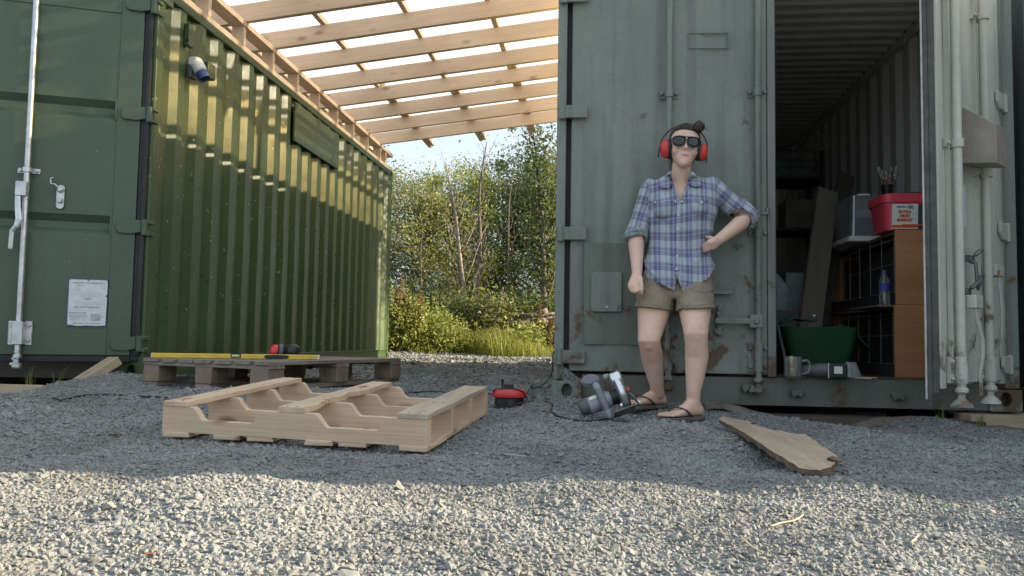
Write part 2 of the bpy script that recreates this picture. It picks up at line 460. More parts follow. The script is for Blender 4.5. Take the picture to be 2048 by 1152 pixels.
M_VIOLET = plain('blue_grey_grip_plastic', (.17, .175, .215), .45, var=.12, scale=22, bmp=.06)
M_WHITEPL = plain('white_plastic', (.70, .70, .68), .4, var=.08, scale=18, bmp=.03)
M_BLUEPL = plain('blue_plastic', (.045, .07, .21), .4, var=.15)
M_GREENPL = plain('green_plastic', (.014, .070, .032), .5, var=.2, scale=10, bmp=.05)
M_CLOTHG = plain('dark_green_cloth', (.06, .075, .05), .9, var=.5, scale=30, bmp=.4)
M_GREYCL = plain('grey_cloth', (.25, .28, .29), .9, var=.3, scale=12, bmp=.3)
M_CARD = plain('grey_brown_cardboard', (.32, .28, .23), .85, var=.2, scale=8, bmp=.1)
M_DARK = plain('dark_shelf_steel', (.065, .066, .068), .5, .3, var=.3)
M_WIRE = plain('plated_wire', (.42, .43, .43), .4, .8, var=.15)
M_LABELW = plain('white_label_print', (.72, .72, .68), .55, var=.05, bmp=0)
M_LABELK = plain('charcoal_label_print', (.05, .055, .06), .55, var=.1, bmp=0)
M_LABELB = plain('blue_label_print', (.035, .05, .33), .55, var=.1, bmp=0)
M_LABELR = plain('orange_red_label_print', (.60, .10, .04), .55, var=.1, bmp=0)
M_BARK = plain('grey_bark', (.13, .115, .095), .9, var=.45, scale=16, bmp=.6)
M_BARKP = plain('pale_dead_bark', (.27, .225, .185), .85, var=.35, scale=14, bmp=.5)
M_SLABTOP = wood('sawn_bark_slab', (.40, .31, .22), (.53, .42, .31), rough=.9, knots=.0, grain=26, weather=.25, bmp=.9)
M_SLABBARK = plain('crumbly_brown_bark', (.14, .10, .07), .95, var=.5, scale=26, bmp=.9)
M_BOXS = plain('dusty_brown_steel', (.30, .265, .23), .6, .0, var=.2, scale=9, bmp=.1)
M_EARTH = plain('damp_brown_earth', (.17, .145, .12), .95, var=.4, scale=12, bmp=.8)

def glassmat(name, c, rough=.08, mixf=.75):
    m, nt, b = newmat(name)
    t = nd(nt, 'ShaderNodeBsdfTransparent', {'Color': c4(c)})
    g = nd(nt, 'ShaderNodeBsdfGlossy', {'Color': (.9, .9, .9, 1), 'Roughness': rough})
    d = nd(nt, 'ShaderNodeBsdfDiffuse', {'Color': c4(tuple(x * .6 for x in c))})
    a = nd(nt, 'ShaderNodeMixShader', {0: .55, 1: g.outputs[0], 2: d.outputs[0]})
    fr = nd(nt, 'ShaderNodeFresnel', {'IOR': 1.45})
    f2 = nd(nt, 'ShaderNodeMath', {0: fr.outputs[0], 1: 1 - mixf}, operation='ADD', use_clamp=True)
    x = nd(nt, 'ShaderNodeMixShader', {0: f2.outputs[0], 1: t.outputs[0], 2: a.outputs[0]})
    nt.links.new(x.outputs[0], nt.nodes['Material Output'].inputs['Surface'])
    return m
M_GLASS = glassmat('clear_glass', (.93, .95, .95), .04, .9)
M_CLEARPL = glassmat('clear_box_plastic', (.80, .84, .88), .15, .72)
def sheetmat(name='clear_corrugated_sheet', tint=(.9, .93, .94), tc=(.9, .9, .88), lo=.70, hi=.84):
    m, nt, b = newmat(name)
    v = mapped(nt, (.6, 6, 6)); n = noise(nt, v, 2.0, 5, .6)
    t = nd(nt, 'ShaderNodeBsdfTransparent', {'Color': c4(tint)})
    tl = nd(nt, 'ShaderNodeBsdfTranslucent', {'Color': c4(tc)})
    g = nd(nt, 'ShaderNodeBsdfGlossy', {'Color': (.8, .8, .8, 1), 'Roughness': .25})
    a = nd(nt, 'ShaderNodeMixShader', {0: .07, 1: tl.outputs[0], 2: g.outputs[0]})
    f = nd(nt, 'ShaderNodeMapRange', {'Value': n, 'From Min': .3, 'From Max': .7, 'To Min': lo, 'To Max': hi})
    x = nd(nt, 'ShaderNodeMixShader', {0: f.outputs[0], 1: t.outputs[0], 2: a.outputs[0]})
    nt.links.new(x.outputs[0], nt.nodes['Material Output'].inputs['Surface'])
    return m
M_SHEET = sheetmat()
M_SIDE = sheetmat('glow_tinted_clear_sheet', (.95, .90, .70), (.95, .89, .66), .44, .56)  # unseen sheet, tinted warm to give the olive wall its yellow glow
def gravelmat(name, inst):
    m, nt, b = newmat(name)
    oi_ = nd(nt, 'ShaderNodeObjectInfo')
    if inst: f = oi_.outputs['Random']
    else: f = nd(nt, 'ShaderNodeTexVoronoi', {'Vector': mapped(nt), 'Scale': 62.0}).outputs['Color']
    col = ramp(nt, f, [(0, (.14, .15, .15)), (.2, (.20, .215, .215)), (.5, (.25, .265, .262)), (.8, (.31, .32, .312)), (.93, (.27, .26, .235)), (1, (.42, .42, .40))])
    n = noise(nt, mapped(nt, (1, 1, 1)), 1.3 if inst else 40, 4, .6)
    col = mixc(nt, .5, col, ramp(nt, n, [(.3, (.16, .172, .172)), (.7, (.34, .35, .34))]))
    pn = noise(nt, oi_.outputs['Location'] if inst else mapped(nt), 1.9, 5, .65)
    col = mixc(nt, ramp(nt, pn, [(.36, .55), (.62, 0.0)]), col, (.13, .128, .118))
    nt.links.new(col, b.inputs['Base Color']); b.inputs['Roughness'].default_value = .85
    b.inputs['Specular IOR Level'].default_value = .3
    if not inst: bump(nt, b, nd(nt, 'ShaderNodeTexVoronoi', {'Vector': mapped(nt), 'Scale': 62.0}).outputs['Distance'], .8, .012)
    return m
M_STONE = gravelmat('crushed_grey_stone', True)
M_GROUND = gravelmat('gravel_bed', False)

# ================================================================== ground
xs = np.unique(np.concatenate([np.array([-400, -200, -90, -45, -25, -15, -10, -7.5]), np.arange(-6, -4, .15), np.arange(-4, 3, .035), np.arange(3, 6, .2), np.array([7, 9, 13, 20, 40, 90, 200, 400.])]))
ys = np.unique(np.concatenate([np.array([-400, -200, -90, -40, -20, -10, -6, -4, -2.5, -1.5, -.7]), np.arange(0, 1.2, .1), np.arange(1.2, 5.6, .035), np.arange(5.6, 15, .13), np.arange(15, 30, 1.0), np.array([35, 45, 60, 90, 150, 250, 400.])]))
def sheet(name, xs, ys, dz, mat):
    X, Y = np.meshgrid(xs, ys)
    Z = gz(X, Y) + dz
    nx, ny = len(xs), len(ys)
    i = (np.arange(ny - 1)[:, None] * nx + np.arange(nx - 1)[None, :]).ravel()
    idx = np.stack([i, i + 1, i + nx + 1, i + nx], 1).ravel()
    me = fast_mesh(name, np.stack([X.ravel(), Y.ravel(), Z.ravel()], 1), 4, idx)
    o = link(name, me, mat, None, smooth=True)
    tag(o, kind='structure'); return o
sheet('gravel_ground', xs, ys, 0.0, M_GROUND)
M_SOIL = plain('grassy_soil', (.07, .075, .03), .95, var=.5, scale=3, bmp=.6)
sheet('verge_ground', np.unique(np.concatenate([np.array([-400, -100, -40, -20, -12]), np.arange(-8, 6, .3), np.array([8, 12, 20, 40, 100, 400.])])), np.concatenate([np.arange(12.4, 24, .3), np.array([28, 35, 50, 80, 150, 399.])]), .006, M_SOIL)

# loose crushed stone: real stones, one mass
def stone_mesh(i):
    bm = bmesh.new(); r = random.Random(100 + i)
    for _ in range(13):
        v = Vector((r.gauss(0, 1), r.gauss(0, 1), r.gauss(0, 1))).normalized()
        bm.verts.new((v.x * r.uniform(.85, 1.15), v.y * r.uniform(.65, .9), v.z * r.uniform(.5, .75)))
    bmesh.ops.convex_hull(bm, input=bm.verts[:])
    for v in [v for v in bm.verts if not v.link_faces]: bm.verts.remove(v)
    bmesh.ops.recalc_face_normals(bm, faces=bm.faces)
    me = bpy.data.meshes.new('stone'); bm.to_mesh(me); bm.free()
    me.materials.append(M_STONE); return me
stones = bpy.data.collections.new('stone_shapes')
for i in range(9):
    stones.objects.link(bpy.data.objects.new('stone', stone_mesh(i)))
def gravel_group():
    g = bpy.data.node_groups.new('scatter_stones', 'GeometryNodeTree')
    g.interface.new_socket('Geometry', in_out='INPUT', socket_type='NodeSocketGeometry')
    g.interface.new_socket('Geometry', in_out='OUTPUT', socket_type='NodeSocketGeometry')
    i = g.nodes.new('NodeGroupInput'); o = g.nodes.new('NodeGroupOutput')
    ci = g.nodes.new('GeometryNodeCollectionInfo'); ci.inputs['Collection'].default_value = stones
    ci.inputs['Separate Children'].default_value = True; ci.inputs['Reset Children'].default_value = True
    ip = g.nodes.new('GeometryNodeInstanceOnPoints'); ip.inputs['Pick Instance'].default_value = True
    rv = g.nodes.new('FunctionNodeRandomValue'); rv.data_type = 'FLOAT_VECTOR'
    rv.inputs[0].default_value = (-.75, -.75, 0); rv.inputs[1].default_value = (.75, .75, 6.283)
    na = g.nodes.new('GeometryNodeInputNamedAttribute'); na.data_type = 'FLOAT'; na.inputs['Name'].default_value = 'size'
    g.links.new(i.outputs[0], ip.inputs['Points']); g.links.new(ci.outputs[0], ip.inputs['Instance'])
    g.links.new(rv.outputs[0], ip.inputs['Rotation']); g.links.new(na.outputs['Attribute'], ip.inputs['Scale'])
    g.links.new(ip.outputs[0], o.inputs[0])
    return g
SCATTER = gravel_group()
def scatter(name, pts, size, label):
    me = bpy.data.meshes.new(name)
    me.vertices.add(len(pts)); me.vertices.foreach_set('co', np.asarray(pts, np.float32).ravel())
    a = me.attributes.new('size', 'FLOAT', 'POINT'); a.data.foreach_set('value', np.asarray(size, np.float32))
    me.materials.append(M_STONE)
    o = bpy.data.objects.new(name, me); COL.objects.link(o)
    md = o.modifiers.new('scatter', 'NODES'); md.node_group = SCATTER
    MW[o.name] = Matrix.Identity(4)
    return tag(o, label, None, None, 'stuff')
def jgrid(x0, x1, y0, y1, sp):
    X, Y = np.meshgrid(np.arange(x0, x1, sp), np.arange(y0, y1, sp))
    X = X.ravel() + RNG.uniform(-.55, .55, X.size) * sp; Y = Y.ravel() + RNG.uniform(-.55, .55, Y.size) * sp
    return X, Y
PX = []; SZ = []
def infield(X, Y, m):
    c, s = math.cos(CAM_YAW), math.sin(CAM_YAW)
    xc = X * c + Y * s; yc = -X * s + Y * c
    return np.abs(xc) < yc * .63 + m
for (x0, x1, y0, y1, sp, rad) in ((-2.6, 2.4, 1.05, 3.3, .0108, .0062), (-4.4, 3.4, 3.3, 5.6, .0132, .0073), (-3.6, .2, 5.6, 9, .021, .0115), (-4.2, .6, 9, 13.6, .034, .0175)):
    X, Y = jgrid(x0, x1, y0, y1, sp)
    k = infield(X, Y, .55)
    k &= ~((X > -.2) & (X < 2.2) & (Y > 4.66)) & ~((X < -2.9) & (Y > 5.1) & (Y < 10.9))
    if y1 > 13: k &= RNG.uniform(0, 1, len(X)) > np.clip((Y - 12.2) / 1.4, 0, 1)
    X, Y = X[k], Y[k]
    r = rad * np.exp(RNG.normal(0, .34, len(X)))
    PX.append(np.stack([X, Y, gz(X, Y) + r * RNG.uniform(-.35, .45, len(X))], 1)); SZ.append(r)
scatter('gravel', np.concatenate(PX), np.concatenate(SZ), 'grey crushed stone gravel covering the yard')

# ================================================================== container helpers
def cut(o, cutter_mb):
    me = cutter_mb.mesh('cutter')
    bm = bmesh.new(); bm.from_mesh(me); bmesh.ops.recalc_face_normals(bm, faces=bm.faces); bm.to_mesh(me); bm.free()
    c = bpy.data.objects.new('temporary', me); COL.objects.link(c)
    p = o.parent; mw = _mw(p)
    c.matrix_world = mw.inverted()
    o.parent = None
    md = o.modifiers.new('b', 'BOOLEAN'); md.operation = 'DIFFERENCE'; md.object = c; md.solver = 'EXACT'
    nm = bake(o); old = o.data; o.modifiers.remove(md); o.data = nm; nm.name = o.name; o.parent = p
    bpy.data.objects.remove(c)

def corrugated(name, mat, parent, fixed, axis, a0, a1, z0, z1, depth, pitch=.278, slope=.055, inner=.085, dent=.0035, rows=36, lead=.05, sharp=True):
    """corrugated sheet: runs along axis ('x' or 'y') at coordinate `fixed`; depth signed towards the recessed side"""
    prof = [(a0, 0)]; a = a0 + lead
    while a + 2 * slope + inner < a1 - .03:
        prof += [(a, 0), (a + slope, depth), (a + slope + inner, depth), (a + 2 * slope + inner, 0)]
        a += pitch
    prof.append((a1, 0))
    P2 = []
    for i in range(len(prof) - 1):
        n = 3 if abs(prof[i][1] - prof[i + 1][1]) < 1e-6 else 2
        for k in range(n): t = k / n; P2.append((prof[i][0] * (1 - t) + prof[i + 1][0] * t, prof[i][1] * (1 - t) + prof[i + 1][1] * t))
    P2.append(prof[-1])
    mb = MB(); vs = []; n = len(P2)
    for j in range(rows + 1):
        z = z0 + (z1 - z0) * j / rows
        e = math.sin(math.pi * j / rows) ** .4 if 0 < j < rows else 0
        for (q, d) in P2:
            w = dent * e * (noise3(q * 1.7, z * 2.3, fixed) + .5 * noise3(q * 5, z * 4, fixed + 3))
            dd = d + w
            vs.append((q, fixed + dd, z) if axis == 'x' else (fixed + dd, q, z))
    fs = [(j * n + i, j * n + i + 1, (j + 1) * n + i + 1, (j + 1) * n + i) for j in range(rows) for i in range(n - 1)]
    mb.add(vs, fs)
    return mb.obj(name, mat, parent, smooth=22, fix=True)
from mathutils import noise as _mn
def noise3(a, b, c): return _mn.noise((a, b, c))

def casting(parent, mat, x0, x1, y0, y1, z0, z1, front=None, sidex=None):
    o = MB().boxb(x0, x1, y0, y1, z0, z1).obj('corner_casting', mat, parent)
    zc = (z0 + z1) / 2 + .005
    if front is not None:
        xc = (x0 + x1) / 2
        pr = [(.028 * math.cos(a), .038 * math.sin(a) if abs(math.sin(a)) > .1 else 0) for a in [6.283 * k / 16 for k in range(16)]]
        cut(o, MB().prism(pr, (xc, front - .02, zc), (1, 0, 0), (0, 0, 1), (0, .09, 0)))
    if sidex is not None:
        yc = (y0 + y1) / 2
        pr = [(.036 * math.cos(a), .036 * math.sin(a)) for a in [6.283 * k / 16 for k in range(16)]]
        cut(o, MB().prism(pr, (sidex + .02, yc, zc), (0, 1, 0), (0, 0, 1), (-.09, 0, 0)))
    b = o.modifiers.new('bevel', 'BEVEL'); b.width = .007; b.segments = 2; b.limit_method = 'ANGLE'
    return o

# ================================================================== olive container, left
LC = thing('shipping_container', 'olive green shipping container at left with its door ajar and ribbed side in sun', 'container', (-2.85, 4.93, .13))
LX = -2.85; LB = .13; LT = 2.70; LW = LX - 2.438; LY0 = 4.93; LY1 = 10.98
corrugated('side_wall', M_GREEN, LC, LX - .004, 'y', 4.99, 10.92, .27, 2.645, -.036, lead=.03)
corrugated('side_wall', M_GREEN, LC, LW, 'y', 4.99, 10.92, .27, 2.645, .036, rows=4)
corrugated('back_wall', M_GREEN, LC, LY1 - .02, 'x', LW + .1, LX - .1, .27, 2.645, -.036, rows=4)
MB().boxb(LW + .062, LX - .062, 5.02, LY1 - .02, 2.63, 2.672).obj('roof', M_GREEN, LC)
MB().boxb(LW + .062, LX - .062, 5.0, LY1 - .03, .20, .27).obj('floor', M_SLEEP, LC)
MB().boxb(LX - .062, LX + .004, 5.075, 10.82, 2.64, 2.702).obj('top_rail', M_GREEN, LC, bevel=.005)
MB().boxb(LW - .004, LW + .062, 5.075, 10.82, 2.64, 2.702).obj('top_rail', M_GREEN, LC, bevel=.005)
rail = MB().boxb(LX - .05, LX + .002, 5.09, 10.81, .135, .272)
rail.boxb(LX - .045, LX + .016, 5.09, 10.81, .262, .276)
rail.obj('bottom_rail', M_GREEN, LC, bevel=.003)
MB().boxb(LX - .115, LX + .0005, LY0, LY0 + .065, .245, 2.59).obj('corner_post', M_GREEN, LC, bevel=.006)
MB().boxb(LX - .115, LX + .002, LY1 - .07, LY1, .245, 2.59).obj('corner_post', M_GREEN, LC, bevel=.006)
MB().boxb(LW, LW + .1, LY0, LY0 + .065, .245, 2.59).obj('corner_post', M_GREEN, LC, bevel=.006)
casting(LC, M_GREEN, LX - .16, LX + .006, LY0 - .004, LY0 + .172, LB, .25, front=LY0 - .004, sidex=LX + .006)
casting(LC, M_GREEN, LX - .16, LX + .006, LY1 - .172, LY1 + .004, LB, .25, sidex=LX + .006)
casting(LC, M_GREEN, LX - .16, LX + .006, LY0 - .004, LY0 + .172, 2.59, 2.71)
casting(LC, M_GREEN, LX - .16, LX + .006, LY1 - .172, LY1 + .004, 2.59, 2.71, sidex=LX + .006)
MB().boxb(LW + .1, LX - .165, LY0 + .012, LY0 + .09, LB + .005, .245).obj('door_sill', M_SLEEP, LC, bevel=.004)
MB().boxb(LW + .1, LX - .12, LY0 + .01, LY0 + .09, 2.58, 2.70).obj('door_header', M_GREEN, LC, bevel=.004)
# far door stays shut
MB().boxb(LW + .11, LW + 1.2, LY0 + .03, LY0 + .075, .26, 2.575).obj('door', M_GDOOR, LC, bevel=.004, )
# the door that stands ajar, in its own frame: u from the hinge, n outwards, z up
th = math.radians(22)
DT = Vector((-math.cos(th), -math.sin(th), 0)); DN = Vector((math.sin(th), -math.cos(th), 0))
DM = axes(DT, DN, (0, 0, 1)).to_4x4(); DM.translation = Vector((-2.872, 4.918, 0))
DW = 1.165
def dlocal(mb):
    mb.v = [DM @ p for p in mb.v]; return mb
d = MB()
prof = [(.452, -.006), (.60, -.006), (1.035, -.006), (1.078, -.042), (1.118, -.042), (1.163, -.006), (1.40, -.006), (1.773, -.006), (1.812, -.042), (1.852, -.042), (1.896, -.006), (2.2, -.006), (2.466, -.006)]
nu = 10; rings = []
vs = []
for (z, n) in prof:
    for i in range(nu + 1):
        u = .19 + (DW - .12 - .19) * i / nu
        vs.append((u, n + .0022 * noise3(u * 3, z * 2.4, 1.0), z))
d.add(vs, [(j * (nu + 1) + i, j * (nu + 1) + i + 1, (j + 1) * (nu + 1) + i + 1, (j + 1) * (nu + 1) + i) for j in range(len(prof) - 1) for i in range(nu)])
d.boxb(.055, .19, -.045, 0, .29, 2.59)
d.boxb(DW - .12, DW, -.045, 0, .29, 2.59)
d.boxb(.19, DW - .12, -.045, 0, .29, .452)
d.boxb(.19, DW - .12, -.045, 0, 2.466, 2.59)
d.boxb(.19, DW - .12, -.05, -.046, .40, 2.5)
for z in (1.0355, 1.7735): d.boxb(.1895, .205, -.04, -.001, z, z + .128)   # closing plates of the channels
DOOR = dlocal(d).obj('door', M_GDOOR, LC, smooth=25, bevel=.004)
g = MB().boxb(.002, .056, -.04, -.012, .252, 2.60).boxb(.056, DW, -.04, -.012, .245, .291).boxb(.0, .03, -.014, .004, .29, 2.59)
dlocal(g).obj('gasket', M_GASKET, DOOR, bevel=.006)
for hz in (2.53, 1.822, 1.097, .362):
    h = MB().prism([(.02, -.03), (.075, -.045), (.15, -.04), (.168, -.02), (.168, .02), (.15, .04), (.02, .047)], (0, .001, hz), (1, 0, 0), (0, 0, 1), (0, .016, 0))
    h.lathe([(.021, -.05), (.021, .05)], (.0, .008, hz), (0, 0, 1), 12)
    dlocal(h)
    h.boxb(LX - .03, LX + .012, LY0 - .024, LY0 + .04, hz + .024, hz + .052)
    h.boxb(LX - .03, LX + .012, LY0 - .024, LY0 + .04, hz - .052, hz - .024)
    h.obj('hinge', M_GDOOR, LC, bevel=.004)
def bolts(mb, pts, r=.012, h=.012, ax=(0, 1, 0)):
    for p in pts: mb.lathe([(r, 0), (r, h * .7), (r * .6, h)], p, ax, 6)
    return mb
RU = .668
r = MB().lathe([(.0175, .30), (.0175, 2.62)], (RU, .042, 0), (0, 0, 1), 16)
r.lathe([(.014, .30), (.026, .285), (.026, .272), (.013, .262), (.013, .245), (.028, .235), (.028, .215), (.02, .205)], (RU, .042, 0), (0, 0, 1), 14)
r.prism([(-.005, -.02), (.034, -.012), (.036, .0), (.012, .008), (.03, .03), (.0, .036)], (RU, .03, .24), (1, 0, 0), (0, 0, 1), (0, .025, 0))
dlocal(r).obj('lock_rod', M_GALV, DOOR, smooth=35)
b = MB().prism([(-.062, -.016), (.062, -.016), (.062, .016), (-.062, .016)], (RU, .0, 1.412), (1, 0, 0), (0, 0, 1), (0, .007, 0))
b.lathe([(.026, -.016), (.026, .016)], (RU, .04, 1.412), (0, 0, 1), 14)
bolts(b, [(RU - .045, .007, 1.412), (RU + .045, .007, 1.412)])
dlocal(b).obj('rod_bracket', M_GALV, DOOR, bevel=.002)
b = MB().boxb(RU - .066, RU - .024, .0, .01, .345, .492).boxb(RU + .024, RU + .066, .0, .01, .345, .492)
b.boxb(RU - .03, RU + .03, .0, .07, .35, .488)
bolts(b, [(RU + s * .046, .01, z) for s in (-1, 1) for z in (.375, .465)], .013)
dlocal(b).obj('rod_bracket', M_GALV, DOOR, bevel=.004)
hd = MB().boxb(RU - .012, RU + .05, .045, .085, 1.245, 1.335)
hd.tube([(RU + .035, .07, 1.26), (RU + .03, .078, 1.17), (RU + .018, .085, 1.10), (RU + .03, .085, 1.06), (RU + .055, .075, 1.03), (RU + .06, .07, .92)], [.018, .018, .021, .017, .015, .014], 10, flat=.5)
dlocal(hd).obj('handle', M_GALV, DOOR, bevel=.004)
ct = MB()
CU = .487
ct.prism([(.023 * math.cos(a), (.052 if math.sin(a) > 0 else -.052) + .023 * math.sin(a)) for a in [6.283 * (k + .5) / 16 for k in range(16)]], (CU, .0, 1.262), (1, 0, 0), (0, 0, 1), (0, .012, 0))
ct.lathe([(.018, 0), (.018, .02), (.01, .026)], (CU, .012, 1.305), (0, 1, 0), 10)
ct.boxb(CU - .013, CU + .013, .012, .03, 1.225, 1.25)
ct.tube([(CU, .022, 1.305), (CU + .03, .03, 1.335), (CU + .05, .034, 1.335), (CU + .052, .034, 1.37), (CU + .035, .034, 1.378)], [.012, .014, .015, .012, .008], 8, flat=.5)
dlocal(ct).obj('handle_catch', M_GALV, DOOR, bevel=.002)
# data plate with what can still be read on it
pu, pz = .306, .612
MB_ = MB().boxb(pu - .111, pu + .114, .0, .0035, pz - .143, pz + .150)
dlocal(MB_).obj('tape_border', M_BLUEE, DOOR)
pl = [(-.105, -.138), (-.05, -.142), (0, -.139), (.055, -.144), (.082, -.138), (.108, -.135), (.108, .135), (.1, .143), (.008, .143), (0, .134), (-.008, .143), (-.1, .143), (-.108, .135), (-.108, .055), (-.098, .045), (-.108, .035)]
pp = MB().prism(pl, (pu, .0036, pz), (1, 0, 0), (0, 0, 1), (0, .002, 0))
dlocal(pp).obj('data_plate', M_PLATE, DOOR)
for (tx, sz, dz, du, mt) in (('APPROVED FOR TRANSPORT', .0135, .122, 0, M_INK), ('UNDER', .012, .107, .045, M_INKL), ('TYPE', .011, .08, .06, M_INKL), ('CIMC', .016, .024, 0, M_INK), ('CSC SAFETY APPROVAL', .0145, -.028, 0, M_INK),
                             ('DATE MANUFACTURED', .009, -.062, .052, M_INK), ('IDENTIFICATION NO.', .009, -.073, .052, M_INKL), ('MAXIMUM GROSS WEIGHT', .0085, -.084, .047, M_INK), ('ALLOWABLE STACKING', .009, -.095, .052, M_INKL), ('RACKING TEST LOAD', .009, -.106, .052, M_INKL), ('SIDE WALL TESTED TO 0.6P', .0125, -.126, 0, M_INK)):
    o_ = DM @ Vector((pu + du, .0062, pz + dz)); text('plate_text', tx, sz, o_, -DT, (0, 0, 1), mt, DOOR)
ln = MB()
for dz in (.062, .05, .041, .006, -.004, -.012, -.045):
    ln.boxb(pu - .095, pu + .095 - random.uniform(0, .06), .0056, .0062, pz + dz - .0006, pz + dz + .0006)
ln.boxb(pu - .075, pu - .02, .0056, .0061, pz - .11, pz - .065)
ln.tube([(pu - .095, .0065, pz - .078), (pu - .08, .0065, pz - .085), (pu - .07, .0065, pz - .095), (pu - .045, .0065, pz - .106)], .0018, 5)
dlocal(ln).obj('plate_rules', M_INKL, DOOR)
MB().boxb(LX + .0, LX + .035, 5.262, 5.335, 2.43, 2.56).prism([(0, 0), (.035, 0), (.035, .05), (0, .03)], (LX, 5.262, 2.405), (1, 0, 0), (0, 0, 1), (0, .073, 0)).obj('vent_cover', M_GREEN, LC, bevel=.003)
pn = MB().boxb(LX + .004, LX + .024, 7.275, 8.56, 2.238, 2.605)
pn.obj('cover_panel', M_GREEN, LC, bevel=.003)
for hz in (.5,):
    s_ = MB()
    for k in range(46):
        yy = random.uniform(5.05, 9.0); zz = random.choice([random.uniform(1.5, 2.55), random.uniform(.5, 2.5)])
        ph = (yy - 5.02) % .278
        xx = LX - .004 if ph > .195 else (LX - .04 if .055 < ph < .14 else None)
        if xx is None: continue
        s_.lathe([(.006, 0), (.004, .006)], (xx, yy, zz), (1, 0, 0), 6)
    s_.obj('screw_heads', M_GALV, LC)['kind'] = 'stuff'

# socket inlet on the side wall
PI_ = thing('power_inlet', 'white and blue industrial plug inlet on the ribbed olive wall beside its small box', 'socket', (LX, 5.36, 2.25))
c0 = Vector((LX + .004, 5.36, 2.30))
MB().boxb(LX - .0, LX + .03, 5.32, 5.40, 2.20, 2.33).obj('back_plate', M_DKGREYPL, PI_, bevel=.006)
ax = Vector((.5, 0, -.86)).normalized()
MB().lathe([(.03, -.03), (.042, -.022), (.046, .0), (.046, .055), (.044, .075)], (LX + .045, 5.36, 2.31), ax, 18).boxb(LX + .002, LX + .07, 5.318, 5.402, 2.285, 2.345).obj('cover', M_WHITEPL, PI_, bevel=.01, smooth=40)
MB().lathe([(.040, .0), (.040, .055), (.034, .056), (.033, .02)], Vector((LX + .045, 5.36, 2.31)) + ax * .0755, ax, 18, True, False).obj('socket_ring', M_BLUEPL, PI_, smooth=40)
JB = thing('junction_box', 'small square green junction box screwed to the ribbed wall by the plug inlet', 'box', (LX, 5.53, 2.31))
MB().boxb(LX + .0, LX + .075, 5.475, 5.585, 2.255, 2.365).obj('box_body', M_GREEN, JB, bevel=.006)
bolts(MB(), [(LX + .075, 5.487 + a * .086, 2.267 + b * .086) for a in (0, 1) for b in (0, 1)], .005, .004, (1, 0, 0)).obj('screw_heads', M_STEELD, JB)['kind'] = 'stuff'

# ================================================================== grey-green container, right
RC = thing('shipping_container', 'faded grey-green shipping container with one door open on a cluttered dark interior', 'container', (-.25, 4.6, .09))
RX0, RX1, RB, RT, RY0, RY1 = -.25, 2.19, .09, 2.69, 4.6, 10.66
corrugated('side_wall', M_GREY, RC, RX0 + .012, 'y', 4.72, 10.6, .24, 2.62, .034, rows=16)
corrugated('side_wall', M_INNER, RC, RX1 - .012, 'y', 4.72, 10.6, .24, 2.62, -.034, rows=16)
corrugated('back_wall', M_INNER, RC, RY1 - .02, 'x', RX0 + .06, RX1 - .06, .24, 2.62, -.034, rows=8)
# roof sheet with cross corrugations
pr = []; y = 4.74
while y < 10.55:
    pr += [(y, 2.655), (y + .05, 2.655), (y + .075, 2.635), (y + .125, 2.635)]
    y += .15
rf = MB(); vs = []
for x in np.linspace(RX0 + .06, RX1 - .06, 12): vs += [(x, q, zz + .003 * noise3(x * 2, q * 2, 0)) for q, zz in pr]
n = len(pr); rf.add(vs, [(i * n + j, i * n + j + 1, (i + 1) * n + j + 1, (i + 1) * n + j) for i in range(11) for j in range(n - 1)])
rf.obj('roof', M_INNER, RC)
for k in range(8):
    x = RX0 + .06 + k * (RX1 - RX0 - .12) / 8
    MB().boxb(x, x + (RX1 - RX0 - .12) / 8 - .004, 4.66, 10.6, .205, .2445 - .0006 * (k % 3)).obj('floor_plank', M_SLEEP, RC)
MB().boxb(RX0 + .05, RX1 - .05, 4.68, 10.6, .13, .203).obj('underframe', M_SLEEP, RC)
for x0 in (RX0 + .0485, RX1 - .0665): MB().boxb(x0, x0 + .018, 4.76, 10.55, 2.575, 2.634).obj('inner_rail', M_INNER, RC)
for x0 in (RX0, RX1 - .062):
    MB().boxb(x0, x0 + .062, 4.77, 10.5, 2.62, 2.69).obj('top_rail', M_GREY, RC, bevel=.004)
    MB().boxb(x0, x0 + .05, 4.78, 10.48, RB + .01, .243).obj('bottom_rail', M_GREY, RC, bevel=.004)
    MB().boxb(x0, x0 + .08, RY1 - .08, RY1, .21, 2.57).obj('corner_post', M_GREY, RC, bevel=.004)
MB().boxb(RX0, RX0 + .052, RY0 - .012, RY0 + .1, .21, 2.57).obj('corner_post', M_GREY, RC, bevel=.004)
MB().boxb(RX0 + .052, RX0 + .10, RY0 + .045, RY0 + .1, .21, 2.57).obj('post_rebate', M_GASKET, RC)
MB().boxb(RX1 - .075, RX1, RY0 - .006, RY0 + .1, .21, 2.57).obj('corner_post', M_GREY, RC, bevel=.004)
casting(RC, M_GREY, RX0 - .006, RX0 + .155, RY0 - .06, RY0 + .162, RB, .205, front=RY0 - .06)
casting(RC, M_GREY, RX1 - .155, RX1 + .006, RY0 - .02, RY0 + .162, RB, .205, front=RY0 - .02)
casting(RC, M_GREY, RX0 - .006, RX0 + .155, RY1 - .16, RY1 + .004, RB, .205)
casting(RC, M_GREY, RX1 - .155, RX1 + .006, RY1 - .16, RY1 + .004, RB, .205)
for x0, x1 in ((RX0 - .006, RX0 + .155), (RX1 - .155, RX1 + .006)):
    casting(RC, M_GREY, x0, x1, RY0 - .006, RY0 + .162, 2.57, 2.70); casting(RC, M_GREY, x0, x1, RY1 - .16, RY1 + .004, 2.57, 2.70)
MB().boxb(RX0 + .16, RX1 - .16, RY0 - .002, RY0 + .1, 2.56, 2.69).obj('door_header', M_GREY, RC, bevel=.004)
sl = MB(); vs = []; fs = []
